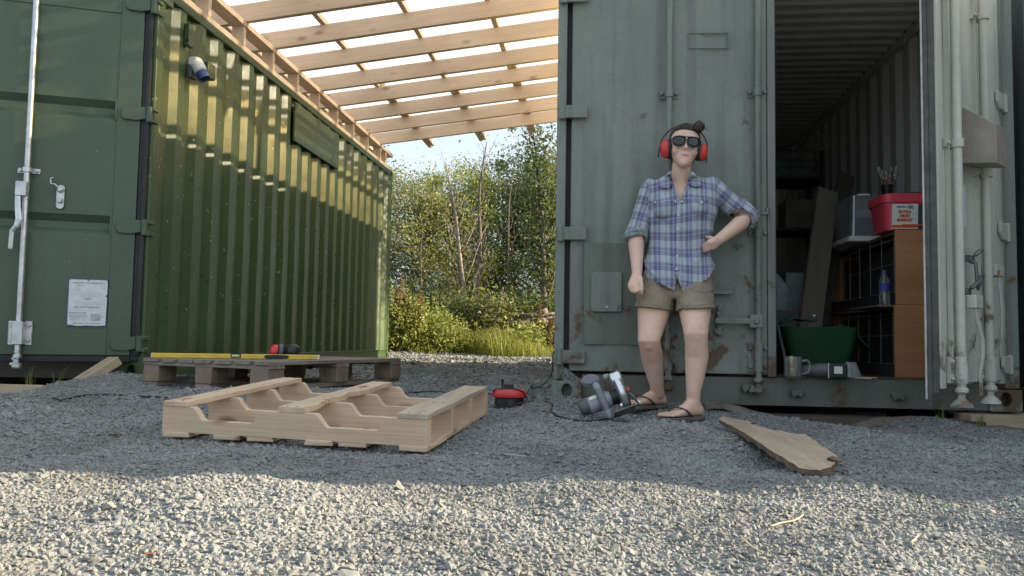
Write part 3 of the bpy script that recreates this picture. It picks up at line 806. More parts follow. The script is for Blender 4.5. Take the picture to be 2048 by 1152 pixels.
xs_ = np.linspace(RX0 + .156, RX1 - .156, 60); zs_ = np.linspace(RB + .004, .238, 7)
for zz in zs_:
    for x in xs_: vs.append((x, RY0 + .004 + .006 * noise3(x * 2.2, zz * 8, 4) + .004 * noise3(x * 9, zz * 20, 2), zz))
n = len(xs_)
fs = [(j * n + i, j * n + i + 1, (j + 1) * n + i + 1, (j + 1) * n + i) for j in range(6) for i in range(n - 1)]
sl.add(vs, fs).boxb(RX0 + .157, RX1 - .157, RY0 + .018, RY0 + .1, RB + .006, .242)
sl.obj('door_sill', M_SILL, RC, smooth=30)
for kx, kz in ((.80, .178), (1.055, .158), (1.575, .152)):
    k = MB().prism([(-.035, .012), (-.022, -.02), (-.006, -.008), (.006, -.008), (.022, -.02), (.036, .012), (.03, .026), (-.03, .026)], (kx, RY0 - .03, kz), (1, 0, 0), (0, 0, 1), (0, .045, 0))
    k.obj('cam_keeper', M_SILL, RC, bevel=.004)
# closed left leaf
YD = RY0 - .004
d = MB(); nx, nz = 60, 26; vs = []
for j in range(nz + 1):
    z = .262 + (2.55 - .262) * j / nz
    for i in range(nx + 1):
        x = -.165 + (.905 + .165) * i / nx
        ph = math.sin((x + .165) * 6.283 / .36)
        w = .007 * (1 if ph > .45 else (-1 if ph < -.45 else ph / .45)) * (1 if .3 < z < 2.5 else 0)
        vs.append((x, YD + w + .004 * noise3(x * 2, z * 1.5, 7) + .002 * noise3(x * 6, z * 5, 1), z))
d.add(vs, [(j * (nx + 1) + i, j * (nx + 1) + i + 1, (j + 1) * (nx + 1) + i + 1, (j + 1) * (nx + 1) + i) for j in range(nz) for i in range(nx)])
d.boxb(-.17, .91, YD + .02, YD + .05, .258, 2.555)
d.boxb(.9055, .945, YD - .014, YD + .05, .25, 2.56)
LD = d.obj('door', M_GREY, RC, smooth=30)
MB().boxb(.9455, .952, YD + .0, YD + .05, .25, 2.56).obj('gasket', M_GASKET, LD)
MB().boxb(.868, .9, YD - .016, YD - .002, .27, 2.54).obj('door_edge_channel', M_GREY, LD, bevel=.004)
for hz in (2.38, 1.712, 1.022, .336):
    h = MB().boxb(RX0 + .008, RX0 + .172, YD - .026, YD - .01, hz - .037, hz + .037)
    h.lathe([(.018, -.045), (.018, .045)], (RX0 + .03, YD - .022, hz), (0, 0, 1), 12)
    h.obj('hinge', M_GREY, LD, bevel=.004)
def rodr(x, name='lock_rod', mat=M_GREY):
    r = MB().lathe([(.0165, .24), (.0165, 2.58)], (x, YD - .04, 0), (0, 0, 1), 14)
    r.lathe([(.0165, .245), (.028, .235), (.028, .222), (.015, .212), (.015, .2), (.03, .19), (.03, .172), (.02, .16)], (x, YD - .04, 0), (0, 0, 1), 14)
    r.prism([(-.05, -.02), (-.02, -.016), (0, -.02), (.02, -.016), (.03, -.01), (.03, .012), (.012, .016), (.0, .01), (-.04, .014)], (x, YD - .055, .185), (1, 0, 0), (0, 0, 1), (0, .03, 0))
    r.obj(name, mat, LD, smooth=35)
    for z0, z1 in ((.275, .425), (1.0, 1.05), (1.78, 1.83)):
        b = MB().lathe([(.0225, z0), (.0225, z1)], (x, YD - .04, 0), (0, 0, 1), 14).boxb(x - .05, x + .05, YD - .012, YD - .004, z0, z1)
        bb = [(x + s * .04, YD - .012, zz) for s in (-1, 1) for zz in ((z0 + .025, z1 - .025) if z1 - z0 > .1 else ((z0 + z1) / 2,))]
        bolts(b, bb, .012, .016, (0, -1, 0))
        b.obj('rod_bracket', mat, LD, smooth=35)
rodr(.372); rodr(.85)
h = MB().boxb(.62, .87, YD - .062, YD - .052, .53, .562).boxb(.80, .868, YD - .065, YD - .02, .51, .58)
bolts(h, [(.835, YD - .065, .545)], .017, .012, (0, -1, 0))
h.obj('door_handle', M_GREY, LD, bevel=.003)
h = MB().boxb(.635, .665, YD - .02, YD - .002, .47, .63).boxb(.63, .672, YD - .05, YD - .02, .535, .575)
bolts(h, [(.65, YD - .02, .615)], .015, .012, (0, -1, 0))
h.tube([(.625, YD - .02, .505), (.628, YD - .022, .485), (.65, YD - .024, .47), (.672, YD - .022, .485), (.675, YD - .02, .505)], .008, 8)
h.obj('handle_catch', M_GREY, LD, bevel=.003)
MB().boxb(.60, .715, YD - .03, YD - .0, .716, .728).boxb(.60, .715, YD - .03, YD - .024, .69, .716).obj('ledge_bracket', M_GREY, LD, bevel=.002)
MB().boxb(.868, .905, YD - .03, YD - .015, 1.128, 1.14).lathe([(.011, 0), (.011, .03)], (.903, YD - .022, 1.133), (0, 0, 1), 8).obj('hook', M_STEELD, LD)
fr = MB()
for (x0, x1, z0, z1) in ((.478, .70, 2.148, 2.153), (.478, .70, 2.062, 2.067), (.478, .483, 2.0671, 2.1479), (.695, .70, 2.0671, 2.1479)): fr.boxb(x0, x1, YD - .012, YD - .004, z0, z1)
fr.obj('marker_frame', M_GREY, LD)
pt = MB(); vs = []
for z in np.linspace(.408, .969, 12):
    for x in np.linspace(-.088, .33, 14): vs.append((x, YD - .016 + .003 * noise3(x * 7, z * 7, 3), z))
pt.add(vs, [(j * 14 + i, j * 14 + i + 1, (j + 1) * 14 + i + 1, (j + 1) * 14 + i) for j in range(11) for i in range(13)])
pt.boxb(-.088, .33, YD - .012, YD - .004, .408, .969)
pt.obj('patch_plate', M_GREYP, LD, smooth=30)
bx_ = MB().prism([(-.084, -.1), (-.076, -.11), (.076, -.11), (.084, -.1), (.084, .102), (.076, .11), (-.05, .11), (-.07, .108), (-.084, .095)], (.036, YD - .034, .697), (1, 0, 0), (0, 0, 1), (0, .016, 0))
bx_.obj('blank_plate', M_GREY, LD, bevel=.003)
MB().boxb(.03, .045, YD - .0365, YD - .034, .612, .617).obj('plate_mark', M_LABELW, LD)
M_GASK2 = plain('worn_brown_rubber', (.075, .07, .066), .65, var=.35)
# open right leaf in its own frame
th = math.radians(50)
ET = Vector((-math.cos(th), -math.sin(th), 0)); EN = Vector((math.sin(th), -math.cos(th), 0))
EM = axes(ET, EN, (0, 0, 1)).to_4x4(); EM.translation = Vector((2.122, 4.585, 0))
EW = .965
def eloc(mb): mb.v = [EM @ p for p in mb.v]; return mb
d = MB(); vs = []; nx, nz = 44, 24
for j in range(nz + 1):
    z = .258 + (2.55 - .258) * j / nz
    for i in range(nx + 1):
        u = .10 + (EW - .05 - .10) * i / nx
        ph = math.sin((u + .02) * 6.283 / .36)
        vs.append((u, -.008 + .009 * (1 if ph > .45 else (-1 if ph < -.45 else ph / .45)) + .003 * noise3(u * 3, z * 2, 9), z))
d.add(vs, [(j * (nx + 1) + i, j * (nx + 1) + i + 1, (j + 1) * (nx + 1) + i + 1, (j + 1) * (nx + 1) + i) for j in range(nz) for i in range(nx)])
d.boxb(.09, EW - .045, -.05, -.022, .25, 2.56).boxb(EW - .05, EW, -.05, .006, .24, 2.56).boxb(.045, .10, -.05, .004, .24, 2.56)
RD = eloc(d).obj('door', M_PALE, RC, smooth=30)
eloc(MB().boxb(EW + .0005, EW + .014, -.048, -.03, .16, 2.58).boxb(EW + .0005, EW + .010, -.029, -.004, .22, 2.56)).obj('gasket', M_GASK2, RD)
eloc(MB().boxb(EW + .0005, EW + .018, -.058, -.05, .19, 2.58)).obj('gasket_lip', M_LIP, RD)
eloc(MB().boxb(.012, .044, -.03, .012, .27, 2.55)).obj('hinge_strip', M_GREY, RD, bevel=.006)
for hz in (2.38, 1.722, 1.03, .336):
    h = MB().prism([(.0, -.045), (.085, -.045), (.125, -.01), (.125, .045), (.0, .045)], (0, .005, hz), (1, 0, 0), (0, 0, 1), (0, .018, 0)).lathe([(.02, -.05), (.02, .05)], (.0, .01, hz), (0, 0, 1), 12)
    eloc(h).obj('hinge', M_PALE, RD, bevel=.004)
for u in (.83, .425):
    r = MB().lathe([(.021, .24), (.021, 2.6)], (u, .042, 0), (0, 0, 1), 16)
    r.lathe([(.02, .245), (.03, .235), (.03, .222), (.016, .212), (.016, .195), (.045, .165), (.048, .155), (.02, .15)], (u, .042, 0), (0, 0, 1), 16)
    eloc(r).obj('lock_rod', M_PALE, RD, smooth=35)
    eloc(MB().boxb(u + .024, u + .034, .0, .02, .27, 2.56)).obj('rod_strip', M_PALE, RD)
    for z0, z1 in ((.262, .38), (1.335 if u > .6 else 1.26, 1.375 if u > .6 else 1.30), (2.05, 2.09)):
        b = MB().lathe([(.029, z0), (.029, z1)], (u, .042, 0), (0, 0, 1), 16).boxb(u - .03, u + .062, .0, .016, z0, z1)
        bolts(b, [(u + .048, .016, z) for z in ((z0 + .02, z1 - .02) if z1 - z0 > .1 else ((z0 + z1) / 2,))], .011, .014)
        eloc(b).obj('rod_bracket', M_PALE, RD, smooth=35)
h = MB().boxb(.70, .80, .055, .10, .60, .66)
h.tube([(.77, .085, .62), (.745, .09, .54), (.71, .098, .45), (.715, .10, .38), (.745, .095, .30), (.745, .095, .20)], [.02, .022, .022, .02, .02, .02], 8, flat=.3)
eloc(h).obj('door_handle', M_PALE, RD, bevel=.004)
h = MB().boxb(.285, .40, .03, .075, .775, .83)
h.tube([(.32, .06, .80), (.315, .066, .70), (.31, .07, .60), (.305, .066, .49), (.305, .062, .45)], [.026, .027, .027, .028, .018], 8, flat=.25)
eloc(h).obj('door_handle', M_PALE, RD, bevel=.004)
eloc(MB().boxb(.372, .398, .0752, .079, .782, .80)).obj('red_mark', M_LABELR, RD)
for (u, z) in ((.60, .86), (.66, .70)):
    h = MB().boxb(u - .03, u + .03, .0, .03, z - .03, z + .0).tube([(u - .02, .03, z), (u - .03, .05, z + .02), (u - .05, .055, z + .03)], .011, 8)
    eloc(h).obj('handle_catch', M_STEELD, RD, bevel=.003)
h = MB().tube([(.615, .02, .83), (.615, .045, .82), (.615, .05, .74), (.60, .05, .70), (.58, .05, .72), (.575, .05, .76), (.55, .055, .765)], .009, 8)
eloc(h).obj('loose_hook', M_STEELD, RD)
lb = MB().prism([(.003, 0), (.15, -.02), (.15, .165), (.003, .275)], (.64, 0, 1.30), (0, 1, 0), (0, 0, 1), (-.16, 0, 0))
eloc(lb).obj('lock_box', M_BOXS, RD, bevel=.003)
eloc(MB().boxb(.6, .68, .0, .003, 1.0, 1.2)).obj('pale_sticker', M_PLATE, RD)

# ================================================================== containers out to the right; the first is unseen, added to shade the yard
NC = thing('shipping_container', 'unseen dark grey shipping container added broadside at right to shade the yard', 'container', (3.1, 2.77, .0))
_nm = Matrix.Translation((3.1, 2.77, 0)) @ rotm(z=math.radians(3)).to_4x4()
def nloc(mb): mb.v = [_nm @ p for p in mb.v]; return mb
nloc(MB().boxb(.06, 12.1, .05, 2.4, .12, 2.66)).obj('body', M_NEIGH, NC)
o_ = corrugated('side_wall', M_NEIGH, None, .006, 'x', .08, 12.1, .2, 2.6, .03, rows=4); o_.data.transform(Matrix.Translation((-3.1, -2.77, 0)) @ _nm); o_.parent = NC
nloc(MB().boxb(0, 12.19, 0, .06, 2.6, 2.68).boxb(0, 12.19, 0, .06, .02, .2).boxb(0, .08, 0, .08, .2, 2.6).boxb(12.11, 12.19, 0, .08, .2, 2.6)).obj('frame', M_NEIGH, NC, bevel=.004)

KC = thing('shipping_container', 'dark weathered shipping container standing close beside the open door leaf at far right', 'container', (2.34, 4.78, .09))
MB().boxb(2.40, 4.72, 4.86, 10.8, .2, 2.66).obj('body', M_NEIGH, KC)
corrugated('front_wall', M_NEIGH, KC, 4.82, 'x', 2.40, 4.74, .26, 2.62, .03, rows=6)
MB().boxb(2.34, 2.40, 4.78, 10.8, 2.60, 2.69).boxb(2.34, 2.40, 4.78, 4.86, .2, 2.6).boxb(4.72, 4.78, 4.78, 4.86, .2, 2.6).boxb(2.34, 4.78, 4.78, 4.86, .1, .2).boxb(2.40, 4.78, 4.78, 4.86, 2.6, 2.69).obj('frame', M_NEIGH, KC, bevel=.004)

# ================================================================== timber canopy between the containers
CN = thing('timber_canopy', 'unfinished timber lean-to roof with clear sheets spanning between the two containers', 'canopy', (-2.85, 8.0, 2.70))
SL = math.atan(.12)
def rz(x): return 2.945 + .12 * (x + 2.8)
RYS = [5.0, 5.6, 6.2, 6.8, 7.4, 8.02, 8.57, 9.17, 9.76, 10.32]
AX = axes((math.cos(SL), 0, math.sin(SL)), (-math.sin(SL), 0, math.cos(SL)), (0, -1, 0))
for y in RYS:
    xc = -1.5
    o = board('rafter', CN, (0, 0, 0), (3.95, .148, .047), M_TIMBER, AX, rough=.0015)
    o.matrix_local = Matrix.Translation(Vector((xc + 2.85, y + .0235 - 8.0, rz(xc) + .074 / math.cos(SL) - 2.70))) @ AX.to_4x4()
def cboard(name, c, dims, rot, mat=M_TIMBER):
    return board(name, CN, Vector(c) - Vector((-2.85, 8.0, 2.70)), dims, mat, rot, rough=.001)
AYX = axes((0, 1, 0), (1, 0, 0), (0, 0, -1)); AZ = axes((0, 0, 1), (1, 0, 0), (0, 1, 0))
for x, y0, y1 in ((-3.2, 4.75, 11.3), (-2.42, 4.75, 11.4), (-1.69, 4.75, 11.4), (-.98, 4.75, 11.42), (-.27, 4.75, 11.4), (-2.368, 8.6, 11.33), (-1.638, 8.7, 11.36), (-.928, 8.5, 11.34)):
    cboard('batten', (x, (y0 + y1) / 2, rz(x) + .148 / math.cos(SL) + .026), (y1 - y0, .047, .047), AYX)
for k in range(11):
    y = 4.99 + .593 * k
    if y > 10.9: break
    cboard('stud', (-2.90, y + .03, 2.823), (.15, .10, .047), AZ)
    (k % 3 == 0) and cboard('stud', (-.13, y + .03, 3.015), (.388, .10, .047), AZ)
cboard('wall_plate', (-2.90, 7.9, 2.921), (6.1, .12, .043), AYX); cboard('wall_plate', (-2.90, 7.9, 2.725), (6.1, .10, .042), AYX)
cboard('wall_plate', (-3.28, 7.9, 2.866), (6.1, .10, .043), AYX)
cboard('wall_plate', (-.13, 7.75, 3.233), (6.3, .12, .043), AYX); cboard('wall_plate', (-.13, 7.75, 2.80), (6.3, .10, .042), AYX)
cboard('trimmer', (-2.90, 10.62, 2.82), (.24, .10, .047), AZ)
for k in range(6):
    y0 = 4.72 + k * 1.045; w = 1.065
    vs = []; yy = np.arange(y0, min(y0 + w, 10.98), .0127)
    for x in (-3.5, -2.2, -.9, .48):
        for i, q in enumerate(yy): vs.append((x, q, rz(x) + .148 / math.cos(SL) + .062 + .009 * math.sin(q * 6.283 / .0762) + (k % 2) * .003))
    n = len(yy)
    MB().add(vs, [(j * n + i, j * n + i + 1, (j + 1) * n + i + 1, (j + 1) * n + i) for j in range(3) for i in range(n - 1)]).obj('roof_sheet', M_SHEET, CN, smooth=True)
MB().boxb(-.072, -.068, 4.62, 10.7, 2.785, 3.44).obj('side_sheet', M_SIDE, CN)  # unseen cladding; tint and translucency made for the wall's warm glow
cboard('sun_gap_board', (-.13, 4.91, 2.732), (.10, .56, .092), None); cboard('sun_gap_board', (-.13, 9.05, 2.732), (.10, 3.3, .092), None)  # unseen boards added to block sun through the gap under the plate
cboard('sun_gap_board', (-.13, 6.32, 2.7125), (.10, 2.14, .041), None)  # unseen board added to narrow the slit that makes the sun streaks
for y in (5.62, 5.86, 6.02, 6.36, 6.55, 6.93, 7.18): cboard('streak_packer', (-.13, y, 2.7525), (.10, random.uniform(.05, .14), .0505), None)  # unseen packers added to break the sun streak into pieces

# timbers under the containers
def gboard(name, label, cat, a, b, W, T, mat, up=(0, 0, 1), group=None, rough=.002):
    a = Vector(a); b = Vector(b); x = (b - a).normalized(); y = Vector(up).cross(x).normalized(); z = x.cross(y)
    o = board(name, None, (a + b) / 2, ((b - a).length, W, T), mat, axes(x, y, z), rough=rough, bevel=.003)
    return tag(o, label, cat, group)
_xa = (Vector((-2.98, 4.84, .26)) - Vector((-3.21, 4.46, -.02))).normalized()
gboard('timber_prop', 'pale squared plank leaning up against the sill of the olive container', 'timber', (-3.21, 4.46, -.02), (-2.98, 4.84, .26), .125, .055, M_PLANK, up=_xa.cross(Vector((.9, -.42, .1))))
gboard('timber_beam', 'pale timber bearer lying under the ajar door of the olive container', 'timber', (-5.2, 4.55, .075), (-3.2, 4.50, .07), .1, .045, M_PLANK, up=(0, -1, .1))
gboard('timber_block', 'short thick plank wedged under the corner of the grey-green container', 'timber', (1.90, 4.60, .045), (2.6, 4.60, .05), .22, .065, M_PLANK)
gboard('old_sleeper', 'dark weathered timber bearer half buried along the open container front', 'timber', (.62, 4.50, .012), (1.95, 4.52, .0), .16, .09, M_SLEEP, rough=.01)

def gat(px, py, dz=0.0):
    """where the ray through a photo pixel meets the gravel"""
    lo, hi = 1.0, 16.0
    for _ in range(40):
        mid = (lo + hi) / 2; p = at(px, py, mid)
        if p.z > g1(p.x, p.y) + dz: lo = mid
        else: hi = mid
    return at(px, py, lo)

# ================================================================== new pallet, front
fx = Vector((.997, -.076, -.0184)).normalized(); fy = Vector((.076, .997, .048)).normalized(); fy = (fy - fx * fx.dot(fy)).normalized(); fz = fx.cross(fy)
FP = thing('pallet', 'new pale wooden pallet in front with only three top boards left on scalloped bearers', 'pallet', (-1.711, 3.119, .024), axes(fx, fy, fz))
W_, D_ = 1.087, 1.04
RB90 = axes((0, 1, 0), (-1, 0, 0), (0, 0, 1))
for xc in (.06, .277, .412, .655, .79, 1.03):
    board('bottom_board', FP, (xc, D_ / 2 + random.uniform(-.01, .01), .009), (D_ + .015, .108, .018), M_PALLET, RB90, rough=.003)
def stringer(y):
    pts = [(0, .018), (W_, .018), (W_, .117)]
    def notch(a, b, c, d_):   # from right to left
        o = []
        for k in range(9):
            t = k / 8; o.append((d_ + (c - d_) * t, .117 - .05 * float(smooth01(np.array(t)))))
        for k in range(9):
            t = k / 8; o.append((b + (a - b) * t, .067 + .05 * float(smooth01(np.array(t)))))
        return o
    j = random.uniform(-.008, .008)
    pts += [(q[0] * W_ + j, q[1]) for q in notch(.583, .632, .81, .856)] + [(q[0] * W_ + j, q[1]) for q in notch(.114, .162, .342, .388)]
    pts += [(0, .117)]
    bm = bmesh.new()
    vs = [bm.verts.new((p[0] - W_ / 2, 0, p[1])) for p in pts]
    f = bm.faces.new(vs); r = bmesh.ops.extrude_face_region(bm, geom=[f])
    bmesh.ops.translate(bm, vec=(0, .036, 0), verts=[v for v in r['geom'] if isinstance(v, bmesh.types.BMVert)])
    bmesh.ops.triangulate(bm, faces=[f for f in bm.faces if len(f.verts) > 4])
    bmesh.ops.recalc_face_normals(bm, faces=bm.faces)
    me = bpy.data.meshes.new('stringer'); bm.to_mesh(me); bm.free()
    o = link('stringer', me, M_PALLET, FP); o.matrix_local = Matrix.Translation((W_ / 2, y, 0))
    return o
for y in (.0, .333, .667, 1.003): stringer(y)
o1 = board('top_board', FP, (.054, D_ / 2, .1285), (D_ + .004, .098, .021), M_PALLET, RB90, rough=.002)
o3 = board('top_board', FP, (1.024, D_ / 2, .1285), (D_ + .004, .118, .021), M_PALLETOLD, RB90, rough=.004)
# splintered middle board
mb = MB(); rings = []
for i in range(40):
    t = i / 39; x = -D_ / 2 + D_ * t
    e = .05 + (.012 * math.sin(t * 20) + random.uniform(-.006, .006)) * (1 if .05 < t < .62 else .25) - (.02 if .25 < t < .55 else 0)
    rings.append([(x, -e, -.010), (x, .05, -.0105), (x, .05, .0105), (x, -e - random.uniform(-.004, .004), .0105)])
mb.loft(rings)
o2 = mb.obj('top_board', M_PALLET, None); o2.parent = FP
o2.matrix_local = Matrix.Translation((.538, D_ / 2, .1285)) @ RB90.to_4x4()
nl = MB()
for xc in (.054, .538, 1.024):
    for y in (.018, .351, .685, 1.02):
        for k in (-.022, .02): nl.lathe([(.004, .0), (.003, .002)], (xc + k, y, .139), (0, 0, 1), 6)
nl.obj('nail_heads', M_STEELD, FP, world=False)['kind'] = 'stuff'

# ================================================================== weathered block pallet, behind
bx = Vector((-.951, .310, 0)); by = Vector((.310, .951, 0))
BP = thing('pallet', 'grey weathered block pallet behind the new one with a yellow level lying on it', 'pallet', (-1.805, 4.385, .122), axes(-bx, by, (0, 0, 1)))
W2, D2 = .953, 1.378
for k, (x0, x1) in enumerate(((.0, .105), (.135, .25), (.275, .395), (.42, .545), (.56, .665), (.695, .80), (.83, .953))):
    board('top_board', BP, (-(x0 + x1) / 2, D2 / 2 + random.uniform(-.006, .006), .151 + random.uniform(-.001, .001)), (D2, x1 - x0, .022), M_EURO, RB90, rough=.003)
for y in (.072, D2 / 2, D2 - .072):
    board('cross_board', BP, (-W2 / 2, y, .129), (W2, .13, .021), M_EURO, None, rough=.003)
    for x in (.07, W2 / 2, W2 - .07):
        board('block', BP, (-x, y, .070), (.14, .125, .095), M_EUROB, RB90 if y < .1 else None, rough=.003, bevel=.004)
for x in (.07, W2 / 2, W2 - .07):
    board('bottom_board', BP, (-x, D2 / 2, .0105), (D2, .105, .021), M_EURO, RB90, rough=.003)

# spirit level on it
A = Vector((-2.66, 4.69, .286)); B = Vector((-1.712, 4.935, .286))
lx = (B - A).normalized(); ly = Vector((-lx.y, lx.x, 0))
LV = thing('spirit_level', 'long yellow spirit level lying across the grey pallet', 'level', A, axes(lx, ly, (0, 0, 1)))
L = (B - A).length
def lobj(mb, name, mat, **k): return mb.obj(name, mat, LV, world=False, **k)
lobj(MB().boxb(0.003, L - .012, 0, .055, .0, .027), 'body', M_YELLOW, bevel=.002)
lobj(MB().boxb(-.004, .0028, -.001, .056, -.0, .028).boxb(L - .0118, L, -.001, .056, -.0, .028), 'end_cap', M_WHITEPL, bevel=.002)
lobj(MB().boxb(.455, .515, -.002, .03, .0035, .0275), 'vial_housing', M_BLACK, bevel=.002)
lobj(MB().boxb(.463, .507, -.0045, -.002, .008, .0225), 'vial_window', M_LABELW, bevel=.001)
lobj(MB().lathe([(.0055, -.019), (.0055, .019)], (.485, -.005, .015), (1, 0, 0), 12), 'vial', plain('pale_yellow_green_liquid', (.55, .62, .2), .2, var=.1), smooth=40)
pr = [(.06 * max(-1, min(1, 1.3 * math.cos(a))) + .012 * math.cos(a), .0125 * math.sin(a)) for a in [6.283 * k / 24 for k in range(24)]]
lobj(MB().prism(pr, (.725, .0, .0135), (1, 0, 0), (0, 0, 1), (0, -.006, 0)), 'hand_grip', M_BLACK, bevel=.002)

# ear defenders lying on the pallet
c = at(566, 714, 5.0); c.z = .286
ED = thing('ear_defenders', 'red and black ear defenders lying on the grey pallet behind the level', 'ear defenders', c)
def dome(mb, c, ax, r, h, sx=1.0, n=20):
    prof = [(r * math.cos(a) ** .8 if a < 1.56 else .001, h * math.sin(a)) for a in [k / 8 * 1.5707 for k in range(9)]]
    return mb.lathe([(r * .96, -.004)] + prof, c, ax, n)
dome(MB(), c + Vector((-.045, -.01, .045)), (-.8, -.55, .15), .042, .038).obj('ear_cup', M_RED, ED, smooth=50)
MB().lathe([(.03, -.012), (.046, -.008), (.05, .004), (.046, .016), (.03, .02)], c + Vector((-.028, .002, .045)), (.8, .55, -.15), 20).obj('cushion', M_DKGREYPL, ED, smooth=50)
dome(MB(), c + Vector((.05, .03, .045)), (.75, -.35, .35), .05, .045).obj('ear_cup', M_BLACK, ED, smooth=50)
MB().lathe([(.034, -.014), (.05, -.01), (.054, .004), (.05, .014), (.03, .018)], c + Vector((.03, .035, .042)), (-.75, .35, -.35), 20).obj('cushion', M_BLACK, ED, smooth=50)
MB().tube(catmull([c + Vector(p) for p in ((-.075, -.03, .03), (-.085, -.04, .012), (-.04, -.05, .008), (.02, -.05, .008), (.075, -.03, .01), (.115, .02, .012), (.09, .02, .035))], 6), .0085, 8, flat=.6).obj('headband', M_BLACK, ED, smooth=True)

# ================================================================== cable reel and cables
rc = Vector((-.476, 4.40, g1(-.476, 4.4) - .004))
RL = thing('cable_reel', 'small red and black extension cable reel sitting on the gravel', 'cable reel', rc)
MB().lathe([(.07, .0), (.088, .004), (.088, .012), (.078, .016), (.076, .055), (.088, .06)], rc, (0, 0, 1), 32).obj('drum', M_BLACK, RL, smooth=35)
MB().lathe([(.076, .058), (.091, .06), (.094, .072), (.090, .088), (.078, .099), (.058, .102), (.052, .097)], rc, (0, 0, 1), 32).obj('rim', M_RED, RL, smooth=45)
MB().lathe([(.0515, .09), (.0515, .1), (.045, .104)], rc, (0, 0, 1), 28).obj('centre_plate', M_DKGREYPL, RL, smooth=35)
k = MB().boxb(-.028, .022, -.018, .018, .104, .126)
k.v = [rc + p for p in k.v]
k.lathe([(.006, .1), (.006, .135), (.008, .137), (.008, .15)], rc + Vector((-.04, .02, 0)), (0, 0, 1), 10)
k.obj('winding_handle', M_BLACK, RL, bevel=.004)
def cable(name, label, pts, r=.0045, mat=M_CABLE):
    o = MB().tube(catmull(pts, 8), r, 7).obj(name, mat, None, smooth=True)
    return tag(o, label, 'cable')
def on(px, py, dz=.007): return gat(px, py, dz)
cable('power_cable', 'black cable running from the red reel over the gravel to the circular saw', [rc + Vector((.07, -.05, .035)), on(1050, 800), on(1066, 803), on(1064, 790), on(1072, 796), on(1090, 802), on(1104, 808), on(1102, 820), on(1110, 829), on(1130, 836), on(1160, 841), on(1195, 841), on(1214, 838)])
cable('power_cable', 'black cable looping up from the red reel beside the grey-green container corner', [rc + Vector((.075, .03, .05)), on(1056, 782, .03), on(1065, 770, .04), on(1064, 776, .02), on(1080, 772, .02), on(1094, 762, .04), on(1104, 745, .1), Vector((-.262, 4.75, .36)), Vector((-.262, 5.2, .3))], .004)
cable('power_cable', 'black cable on the gravel from the red reel towards the back of the new pallet', [rc + Vector((-.07, .03, .06)), on(960, 784), on(930, 790), on(900, 786), on(870, 783), on(840, 784), on(815, 786), on(790, 790), on(755, 795), on(720, 795)], .005)
cable('power_cable', 'black cable lying on the gravel at left by the pale timber prop', [Vector((-3.02, 4.70, .17)), Vector((-3.10, 4.56, .11)), Vector((-3.16, 4.44, .06)), on(112, 797, .008), on(119, 801), on(138, 797), on(165, 791), on(205, 789), on(245, 791), on(285, 793), on(312, 794), on(335, 796)], .0055)
cable('power_cable', 'black cable looped on top of the red reel drum', [rc + Vector(p) for p in ((-.085, -.03, .07), (-.07, -.055, .1), (-.02, -.07, .106), (.03, -.065, .106), (.075, -.05, .09), (.098, -.02, .05))], .004)

# ================================================================== circular saw on its side
so = at(1204, 803, 4.02)
sa = Vector((.925, .10, .36)).normalized(); sd = Vector((.34, -.22, -.92)); sd = (sd - sa * sa.dot(sd)).normalized(); sk = sd.cross(sa).normalized()
if sk.y > 0: sk = -sk
SW = thing('circular_saw', 'silver and grey circular saw lying on its side on the gravel beside a bare foot', 'saw', so)
def S(a, b, c=0): return so + sa * a + sd * b + sk * c
MB().lathe([(.022, -.112), (.030, -.108), (.036, -.085), (.037, -.068)], S(0, 0), sa, 22).obj('motor_cap', M_DKGREYPL, SW, smooth=35)
mbx = MB().lathe([(.038, -.0675), (.041, -.064), (.042, .03), (.036, .045), (.036, .075)], S(0, 0), sa, 22)
mbx.obj('motor_housing', M_GREYPL, SW, smooth=35)
vt = MB()
for k in range(9):
    a = 1.2 + k * .22; d_ = sd * math.cos(a + 1.9) + sk * math.sin(a + 1.9)
    m_ = axes(sa, d_.cross(sa), d_).to_4x4(); m_.translation = so + d_ * .0372
    vt.boxb(-.098, -.078, -.0028, .0028, -.003, .0012, m_)
vt.obj('vent_slots', M_BLACK, SW)['kind'] = 'stuff'
m_ = axes(sa, (sk * .75 - sd * .66).cross(sa).normalized(), (sk * .75 - sd * .66).normalized()).to_4x4(); m_.translation = so + (sk * .75 - sd * .66).normalized() * .0412
lb_ = MB().boxb(-.055, -.02, -.012, .012, -.002, .0018, m_).obj('rating_label', M_WHITEPL, SW)
MB().lathe([(.0375, .045), (.0375, .085)], S(0, 0), sa, 22).obj('gear_housing', M_BLACK, SW, smooth=35)
gp = MB().caps([S(.0, -.055, .052), S(.0, .0, .055), S(.002, .055, .05)], [.0165, .0185, .016], 14)
gp.obj('side_grip', M_VIOLET, SW, smooth=True)
MB().caps([S(-.002, -.075, .045), S(-.001, -.058, .051)], [.017, .0175], 14).caps([S(.002, .06, .049), S(.003, .082, .045)], [.0175, .015], 14).obj('grip_collar', M_GREYPL, SW, smooth=True)
MB().lathe([(.011, 0), (.011, .012)], S(.003, .095, .043), sd, 12).obj('cord_sleeve', M_BLACK, SW)
pr = [(.04 * math.cos(a) * (1.05 if math.cos(a) > 0 else .95), .025 * math.sin(a)) for a in [6.283 * k / 20 for k in range(20)]]
kx = (Vector((1, 0, .18))).normalized(); kz = Vector((-.1, .3, .95)).normalized()
MB().prism(pr, S(-.02, -.112, .03), kx, kz, kx.cross(kz) * .016).obj('depth_knob', M_VIOLET, SW, bevel=.006)
MB().prism([(p[0] * 1.1, p[1] * 1.14) for p in pr], S(-.02, -.112, .022) , kx, kz, kx.cross(kz) * .011).obj('knob_rim', M_GREYPL, SW, bevel=.004)
